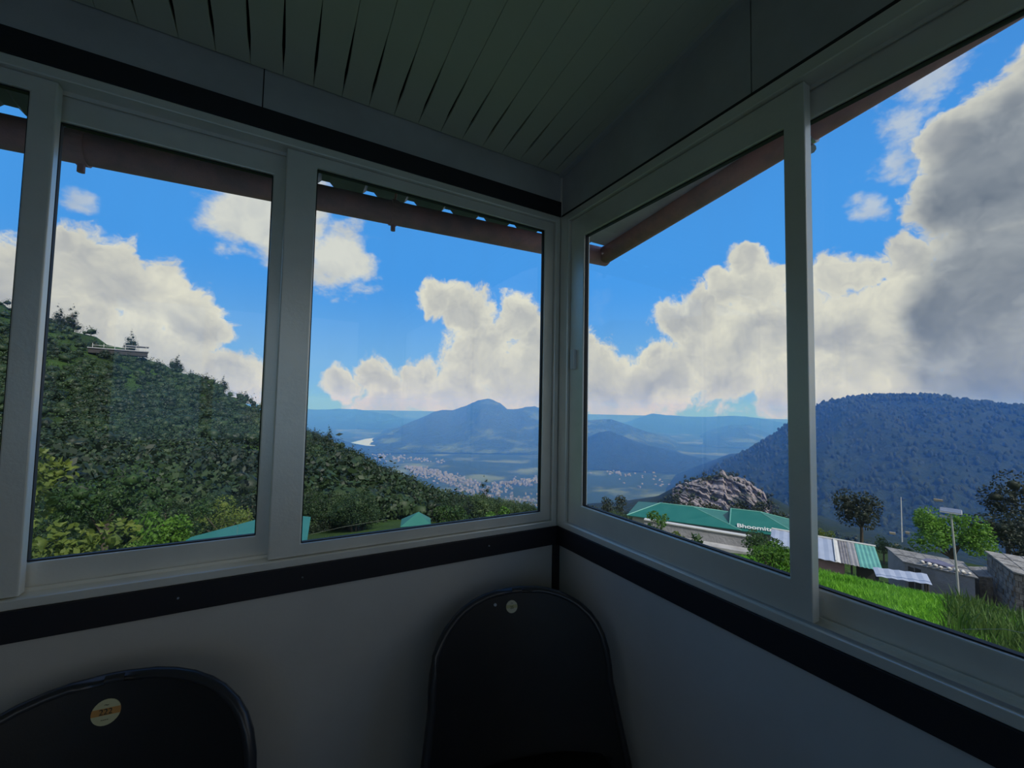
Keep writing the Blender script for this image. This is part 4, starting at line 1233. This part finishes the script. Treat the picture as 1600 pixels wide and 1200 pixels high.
    w = MB(); w.hexa([q(.45, 33.5, -11), q(1.35, 33.5, -11), q(1.35, 36, -11), q(.45, 36, -11), q(.45, 33.5, ze - .02), q(1.35, 33.5, ze - .02), q(1.35, 36, zr - .06), q(.45, 36, zr - .06)])
    put(w, 'wall', M_SHADE, s, hb)
    put(MB().tube([q(.2, 33.2, -11), q(.2, 33.2, ze)], 0.05, 6), 'post', M_SHADE, s, hb)
    # --- low shelter with the white sheet
    q = frame_at(72.4, 0); hb = Vector(q(0, 31, -9.6)); s = empty('white_sheet_shelter', hb); tag(s, 'low shelter under a white sheet at the meadow edge', 'shelter')
    put(ribbed(L, 10, q(-.95, 30.0, -7.32), q(1.15, 29.7, -7.05), q(1.02, 31.3, -7.00), q(-1.15, 31.6, -7.32), 0.03), 'roof_sheet', mat('white_sheet', (0.36, 0.40, 0.50), 0.5, var=0.1, scale=1.5), s, hb)
    for U, V_ in ((-.9, 30.2), (1.0, 30.0), (.95, 31.2), (-1.0, 31.4)):
        put(MB().tube([q(U, V_, -10.4), q(U, V_, -7.3 if U < 0 else -7.05)], 0.05, 6), 'post', M_SHADE, s, hb)

    # --- stone hut with slab roof, doorway and stones on the roof
    E1, E2, R1, R2 = pol(72.6, 37.0, tan=-.2565), pol(77.6, 34.2, tan=-.2585), pol(71.3, 39.6, tan=-.2375), pol(76.7, 37.4, tan=-.2385)
    hb = Vector((E1[0], E1[1], -10.6)); s = empty('stone_hut', hb); tag(s, 'grey slab-roofed hut behind the street lamp', 'hut')
    e1, e2, rr1, rr2 = (Vector(p) for p in (E1, E2, R1, R2))
    for i in range(6):
        t0, t1 = i / 6 + .003, (i + 1) / 6 - .003
        for j in range(2):
            s0, s1 = j / 2, (j + 1) / 2 + (0.04 if j == 0 else 0)
            f = lambda t, w_: e1.lerp(e2, t).lerp(rr1.lerp(rr2, t), w_) + Vector((0, 0, 0.03 * j))
            put(slab([tuple(f(t0, s0)), tuple(f(t1, s0)), tuple(f(t1, s1)), tuple(f(t0, s1))], 0.06), 'roof_slab', M_STONE, s, hb)
    ce = (e1 + e2 + rr1 + rr2) / 4
    base4 = [p.lerp(ce, .07) for p in (e1, e2, rr2, rr1)]
    w = MB(); w.hexa([(p.x, p.y, -12.5) for p in base4] + [(p.x, p.y, p.z - .09) for p in base4])
    put(w, 'wall', M_GREYW, s, hb)
    fdir = (base4[1] - base4[0]).normalized(); out = Vector((fdir.y, -fdir.x, 0)).normalized()
    if out.dot(Vector((EYE[0], EYE[1], 0)) - base4[0]) < 0: out = -out
    for k, t in enumerate((0.06, 0.17)):
        p = base4[0] + fdir * (t * 4.0) + out * 0.03
        d_ = MB(); d_.hexa([(p.x, p.y, -10.4), (p.x + fdir.x * .34, p.y + fdir.y * .34, -10.4), (p.x + fdir.x * .34 - out.x * .05, p.y + fdir.y * .34 - out.y * .05, -10.4), (p.x - out.x * .05, p.y - out.y * .05, -10.4),
                            (p.x, p.y, p.z - .25), (p.x + fdir.x * .34, p.y + fdir.y * .34, p.z - .25), (p.x + fdir.x * .34 - out.x * .05, p.y + fdir.y * .34 - out.y * .05, p.z - .25), (p.x - out.x * .05, p.y - out.y * .05, p.z - .25)])
        put(d_, 'door', M_SHADE, s, hb)
    rg = np.random.default_rng(4)
    M_PALE = mat('pale_stone', (0.55, 0.53, 0.50), 0.9, var=0.3, scale=8)
    for k, (t, w_, sz) in enumerate(((.34, .20, .17), (.42, .14, .20), (.50, .12, .18), (.56, .08, .16), (.68, .14, .17), (.76, .12, .21), (.84, .10, .18), (.91, .08, .15))):
        p = e1.lerp(e2, t).lerp(rr1.lerp(rr2, t), w_)
        v, f = lumps(rg, [(0, 0, 0, sz)], 1, 0.15)
        o = raw('stone', v * np.array([1.3, 1.0, .6]), f, M_PALE, loc=(p.x, p.y, p.z + .06 + sz * .2))
        tag(o, 'pale stone weighing down the edge of the grey hut roof', 'stone', 'stones on the grey hut roof')
    tp = [e1.lerp(e2, a_).lerp(rr1.lerp(rr2, a_), b_) + Vector((0, 0, .07 + c_)) for a_, b_, c_ in ((.36, .34, 0), (.52, .26, .05), (.70, .24, 0), (.80, .40, .03), (.66, .62, .05), (.48, .58, .02))]
    tpm = slab([tuple(p) for p in tp], .03)
    o = tpm.build('tarpaulin', mat('mauve_tarp', (0.16, 0.15, 0.22), 0.6, var=0.3, scale=3)); tag(o, 'crumpled mauve tarpaulin lying on the grey hut roof', 'tarpaulin')

    # --- stone hut at the right edge
    A, B, C, D = (Vector(p) for p in (pol(78.0, 37.0, tan=-.2150), pol(79.6, 33.2, tan=-.2375), pol(84.5, 32.6, tan=-.2420), pol(83.2, 37.0, tan=-.2130)))
    hb = Vector((B.x, B.y, -10)); s = empty('stone_hut', hb); tag(s, 'pale stone hut with flagstone roof at the right edge of the corner window', 'hut')
    for i in range(5):
        for j in range(3):
            t0, t1, s0, s1 = i / 5 + .004, (i + 1) / 5 - .004, j / 3, (j + 1) / 3 + (.03 if j < 2 else 0)
            f = lambda t, w_: B.lerp(C, t).lerp(A.lerp(D, t), w_) + Vector((0, 0, 0.025 * j + 0.02 * ((i * 7 + j * 3) % 3)))
            put(slab([tuple(f(t0, s0)), tuple(f(t1, s0)), tuple(f(t1, s1)), tuple(f(t0, s1))], 0.07), 'roof_slab', M_STONE, s, hb)
    ce = (A + B + C + D) / 4
    base4 = [p.lerp(ce, .06) for p in (B, C, D, A)]
    # walls in courses of single stones on the two faces that show
    w = MB(); w.hexa([(p.x, p.y, -12) for p in base4] + [(p.x, p.y, p.z - .1) for p in base4]); put(w, 'wall', M_RUBBLE, s, hb)
    for (p, r_, cols) in ((base4[3], base4[0], 8), (base4[0], base4[1], 10)):
        dv = r_ - p; nrm = Vector((dv.y, -dv.x, 0)).normalized()
        if nrm.dot(Vector((EYE[0], EYE[1], 0)) - p) < 0: nrm = -nrm
        for c in range(9):
            for k in range(cols):
                off = 0.5 * (c % 2)
                t0 = max((k - off) / cols, 0) + .006; t1 = min((k + 1 - off) / cols, 1) - .006
                if t1 - t0 < .02: continue
                a_, b_ = p.lerp(r_, t0), p.lerp(r_, t1)
                za, zb_ = a_.z - .14 - c * .3, b_.z - .14 - c * .3
                pr = .03 + .05 * rg.random()
                st = MB(); st.hexa([(a_.x, a_.y, za - .27), (b_.x, b_.y, zb_ - .27), (b_.x + nrm.x * pr, b_.y + nrm.y * pr, zb_ - .27), (a_.x + nrm.x * pr, a_.y + nrm.y * pr, za - .27),
                                    (a_.x, a_.y, za), (b_.x, b_.y, zb_), (b_.x + nrm.x * pr, b_.y + nrm.y * pr, zb_), (a_.x + nrm.x * pr, a_.y + nrm.y * pr, za)])
                put(st, 'stone', M_RUBBLE, s, hb)
    # --- little outhouse between the two huts
    A, B, C, D = (Vector(p) for p in (pol(76.9, 37.6, tan=-.2440), pol(77.6, 36.2, tan=-.2560), pol(79.0, 35.8, tan=-.2500), pol(78.4, 37.4, tan=-.2370)))
    hb = Vector((B.x, B.y, -10)); s = empty('outhouse', hb); tag(s, 'little slab-roofed outhouse between the two stone huts', 'hut')
    put(slab([tuple(B), tuple(B.lerp(C, .49)), tuple(A.lerp(D, .49)), tuple(A)], .07), 'roof_slab', M_STONE, s, hb)
    put(slab([tuple(B.lerp(C, .51)), tuple(C), tuple(D), tuple(A.lerp(D, .51))], .07), 'roof_slab', M_STONE, s, hb)
    ce = (A + B + C + D) / 4; b4 = [p.lerp(ce, .1) for p in (B, C, D, A)]
    w = MB(); w.hexa([(p.x, p.y, -12) for p in b4] + [(p.x, p.y, p.z - .08) for p in b4]); put(w, 'wall', M_RUBBLE, s, hb)
    # --- bare yard in front of the stone huts
    ya = np.linspace(73.5, 90, 24); yr = np.linspace(28.4, 37, 12)
    Aa, Rr = np.meshgrid(ya, yr, indexing='ij'); Zz = ground_z(Aa, Rr) + .06
    V = np.stack([EYE[0] + Rr * np.sin(np.radians(Aa)), EYE[1] + Rr * np.cos(np.radians(Aa)), Zz], -1).reshape(-1, 3)
    i, j = np.meshgrid(np.arange(23), np.arange(11), indexing='ij'); a = (i * 12 + j).ravel()
    o = raw('path', V, np.stack([a, a + 1, a + 13, a + 12], -1), mat('bare_earth', (0.22, 0.20, 0.185), 0.95, color2=(0.13, 0.125, 0.11), scale=1.2), smooth=True)
    tag(o, 'bare trodden earth in front of the stone huts', kind='structure')
    # --- solar street lamp
    p = pol(76.25, 30.0, float(ground_z(76.25, 30.0)) - 0.2); tz = EYE[2] - 30 * .163
    M_POLE = mat('galvanised_pole', (0.42, 0.43, 0.42), 0.5, 0.3, var=0.2, scale=5)
    t = empty('street_lamp', p); tag(t, 'solar street lamp on a pale pole in front of the grey hut', 'street lamp')
    H = tz - p[2]
    lean = -0.16
    MB().tube([(0.10, -0.06, -0.3), (0.0, 0, H * .5), (lean * .9, 0.1, H)], [.052, .046, .038], 10).build('pole', M_POLE, t)
    q2 = frame_at(76.25, 0); uu = Vector((math.cos(math.radians(76.25)), -math.sin(math.radians(76.25)), 0)); vv = Vector((uu.y * -1, uu.x, 0))
    top = Vector((lean * .9, .1, H))
    def obox(c, hu, hv, hz, tilt=0.0):
        cs_ = []
        for sz in (-1, 1):
            for su, sv in ((-1, -1), (1, -1), (1, 1), (-1, 1)):
                d = c + uu * (su * hu) + vv * (sv * hv); cs_.append((d.x, d.y, d.z + sz * hz + sv * tilt))
        return MB().hexa(cs_)
    obox(top + Vector((0, 0, .14)), .36, .24, .02, .06).build('solar_panel', mat('solar_cells', (0.20, 0.22, 0.27), 0.3, 0.2, var=0.3, scale=10), t)
    obox(top + Vector((0, 0, .115)), .38, .26, .012, .06).build('panel_frame', M_WHITE, t)
    MB().tube([tuple(top - Vector((0, 0, .22))), tuple(top - Vector((0, 0, .18)) - uu * .20)], .025, 8).build('arm', M_POLE, t)
    obox(top - Vector((0, 0, .18)) - uu * .26, .13, .07, .035).build('lamp_head', M_WHITE, t)
    # --- wires
    def wire(pts, label):
        o = MB().tube(pts, 0.004, 5).build('wire', mat('pale_wire', (0.16, 0.18, 0.14), 0.5)); tag(o, label, 'wire')
    wire([pol(76.5, 9.5, tan=-.345), pol(79, 9.0, tan=-.327), pol(84, 8.5, tan=-.318)], 'thin pale wire across the weeds at the lower right')
    wire([pol(4.4, 20, tan=-.285), pol(8, 21, tan=-.2755), pol(13.5, 22, tan=-.265)], 'thin wire running from the teal shed towards the trees')
    # --- railed terrace house high on the left hill
    q = frame_at(-13.6, 0); r0 = 395.0; zt = EYE[2] + r0 * .083
    hb = Vector(q(0, r0, zt - 6)); s = empty('terrace_house', hb); tag(s, 'house with a pale railed terrace high on the left hill', 'house')
    w = MB(); w.hexa([q(-18, r0, zt - 3), q(12, r0, zt - 3), q(12, r0 + 10, zt - 3), q(-18, r0 + 10, zt - 3), q(-18, r0, zt), q(12, r0, zt), q(12, r0 + 10, zt), q(-18, r0 + 10, zt)])
    put(w, 'retaining_wall', M_SHADE, s, hb)
    w = MB(); w.hexa([q(-18.5, r0 - .6, zt), q(12.5, r0 - .6, zt), q(12.5, r0 + 10, zt), q(-18.5, r0 + 10, zt), q(-18.5, r0 - .6, zt + .7), q(12.5, r0 - .6, zt + .7), q(12.5, r0 + 10, zt + .7), q(-18.5, r0 + 10, zt + .7)])
    put(w, 'terrace', M_GREYW, s, hb)
    for k in range(6):
        U = -16 + k * 5.4
        put(MB().tube([q(U, r0, zt + .6), q(U, r0, zt + 3.6)], .16, 5), 'post', M_WHITE, s, hb)
    put(MB().tube([q(-16, r0, zt + 2.2), q(11, r0, zt + 2.2)], .14, 5), 'rail', M_WHITE, s, hb)
    rf = MB(); rf.hexa([q(-1, r0 + 1, zt + 3.6), q(12.5, r0 + 1, zt + 3.6), q(12.5, r0 + 9, zt + 3.6), q(-1, r0 + 9, zt + 3.6), q(-1, r0 + 1, zt + 4.2), q(12.5, r0 + 1, zt + 4.2), q(12.5, r0 + 9, zt + 4.6), q(-1, r0 + 9, zt + 4.6)])
    put(rf, 'roof', M_GREYW, s, hb)


def town():
    rng = np.random.default_rng(15)
    M_H = mat('town_walls', (0.21, 0.19, 0.13), 0.9, objrand=0.35)
    M_R = mat('town_roofs', (0.17, 0.155, 0.13), 0.8, objrand=0.4)
    # a plain gabled house, unit footprint
    v = [(-.5, -.5, -.4), (.5, -.5, -.4), (.5, .5, -.4), (-.5, .5, -.4), (-.5, -.5, .6), (.5, -.5, .6), (.5, .5, .6), (-.5, .5, .6), (-.5, 0, .9), (.5, 0, .9)]
    f = [(0, 1, 5, 4), (2, 3, 7, 6), (1, 2, 6, 9, 5), (3, 0, 4, 8, 7), (4, 5, 9, 8), (6, 7, 8, 9)]
    proto = raw('town_house', v, f, [M_H, M_R], mi=[0, 0, 0, 0, 1, 1])

    def vz(az, r):
        x = r * np.sin(np.radians(az)); y = r * np.cos(np.radians(az))
        return -455 + fbm(x / 400, y / 400, 4) * 30 + np.clip((1500 - r) / 800, 0, 1) * 40
    spots = []
    def cluster(n, az0, az1, t0, t1, sd=None):
        for _ in range(n):
            a = rng.uniform(az0, az1); k = (a - az0) / (az1 - az0)
            c = t0 + (t1 - t0) * k + rng.normal(0, sd)
            r = (450 + EYE[2]) / -c
            spots.append((a, min(max(r, 1750), 5200)))
    cluster(190, 15.5, 25.5, -.148, -.186, .0035)
    cluster(120, 16, 26, -.158, -.200, .006)
    cluster(110, 4.5, 13, -.097, -.125, .006)
    cluster(60, 12, 21, -.122, -.134, .004)
    cluster(130, 27, 34.6, -.195, -.172, .006)
    cluster(60, 29, 35, -.225, -.235, .008)
    cluster(46, 38.8, 52, -.142, -.165, .014)
    cluster(16, 42.5, 45.5, -.150, -.152, .002)
    cluster(60, 22, 30, -.200, -.215, .008)
    spots.sort(key=lambda s: s[1])
    first = True
    V, F, b = [], [], 0
    for i, (a, r) in enumerate(spots):
        sz = rng.uniform(9, 17) * (1.0 if r < 3400 else 1.1); hh = rng.uniform(6, 10)
        z = float(vz(a, r)) + hh * .3
        if i < 300:
            o = proto if first else proto.copy()
            if not first: COL.objects.link(o)
            first = False
            o.location = pol(a, r, z); o.scale = (sz, sz * .7, hh); o.rotation_euler = (0, 0, rng.uniform(0, 3.14))
            tag(o, 'tiny pale house of the town spread over the valley floor', 'house', 'town houses in the valley')
        else:
            t = rng.uniform(0, 3.14); c, s = math.cos(t), math.sin(t); P = pol(a, r, z)
            for x, y, zz in v:
                V.append((P[0] + (c * x * sz - s * y * sz * .7), P[1] + (s * x * sz + c * y * sz * .7), P[2] + zz * hh))
            F += [tuple(b + q for q in ff) for ff in f]; b += len(v)
    o = raw('town', V, F, [M_H, M_R], mi=[0, 0, 0, 0, 1, 1] * (len(F) // 6))
    tag(o, 'farthest houses of the valley town, merging into pale specks', 'town', kind='stuff')
    # mast on the dark mountain's foot
    q = frame_at(72.6, 0); r0 = 420.0
    zb = EYE[2] - r0 * .205; hb = Vector(q(0, r0, zb)); s = empty('radio_mast', hb); tag(s, 'slim pale mast standing below the dark mountain', 'mast')
    for U in (-.7, .7):
        MB().tube([(U, 0, -8), (U * .3, 0, r0 * .058)], .18, 5).build('leg', M_WHITE, s)
    for k in range(6):
        MB().tube([(-.6 + k * .06, 0, k * 4), (.6 - k * .06, 0, k * 4 + 2)], .1, 4).build('brace', M_WHITE, s)
    for k, (a, tn, w_) in enumerate(((71.9, -.212, 9), (73.0, -.207, 6), (74.6, -.170, 5), (75.2, -.145, 12), (72.2, -.232, 5), (65.2, -.205, 4))):
        P = pol(a, 400.0, tan=tn); o = proto.copy(); COL.objects.link(o)
        o.location = P; o.scale = (w_ * .36, 2.0, 1.2); o.rotation_euler = (0, 0, math.radians(90 - a) * 0 + math.radians(-a))
        tag(o, 'small pale house scattered on the foot of the dark mountain', 'house', 'houses on the foot of the dark mountain')


def haze():
    """blue air of the valley: a thin scattering volume over everything beyond 350 metres"""
    azs = np.radians(np.linspace(-75, 135, 43)); V = []; F = []
    ri, ro_, z0, z1 = 350.0, 11500.0, -500.0, 90.0
    n = len(azs)
    for a in azs:
        for r, z in ((ri, z0), (ro_, z0), (ro_, z1), (ri, z1)):
            V.append((EYE[0] + r * math.sin(a), EYE[1] + r * math.cos(a), z))
    for i in range(n - 1):
        for k in range(4):
            k2 = (k + 1) % 4
            F.append((i * 4 + k, i * 4 + k2, i * 4 + 4 + k2, i * 4 + 4 + k))
    F.append((0, 3, 2, 1)); e = (n - 1) * 4; F.append((e, e + 1, e + 2, e + 3))
    m = bpy.data.materials.new('valley_haze'); m.use_nodes = True; t = m.node_tree; t.nodes.clear()
    out = t.nodes.new('ShaderNodeOutputMaterial'); vs = t.nodes.new('ShaderNodeVolumeScatter')
    vs.inputs['Color'].default_value = (0.09, 0.31, 1.0, 1); vs.inputs['Density'].default_value = 2.6e-4; vs.inputs['Anisotropy'].default_value = 0.0
    t.links.new(vs.outputs[0], out.inputs['Volume'])
    o = raw('haze', V, F, m)
    bm = bmesh.new(); bm.from_mesh(o.data); bmesh.ops.recalc_face_normals(bm, faces=bm.faces); bm.to_mesh(o.data); bm.free()
    tag(o, 'thin blue haze filling the valley', 'haze', kind='stuff')


shoulder_trees(); hillside_trees(); near_plants(); buildings(); town(); haze()
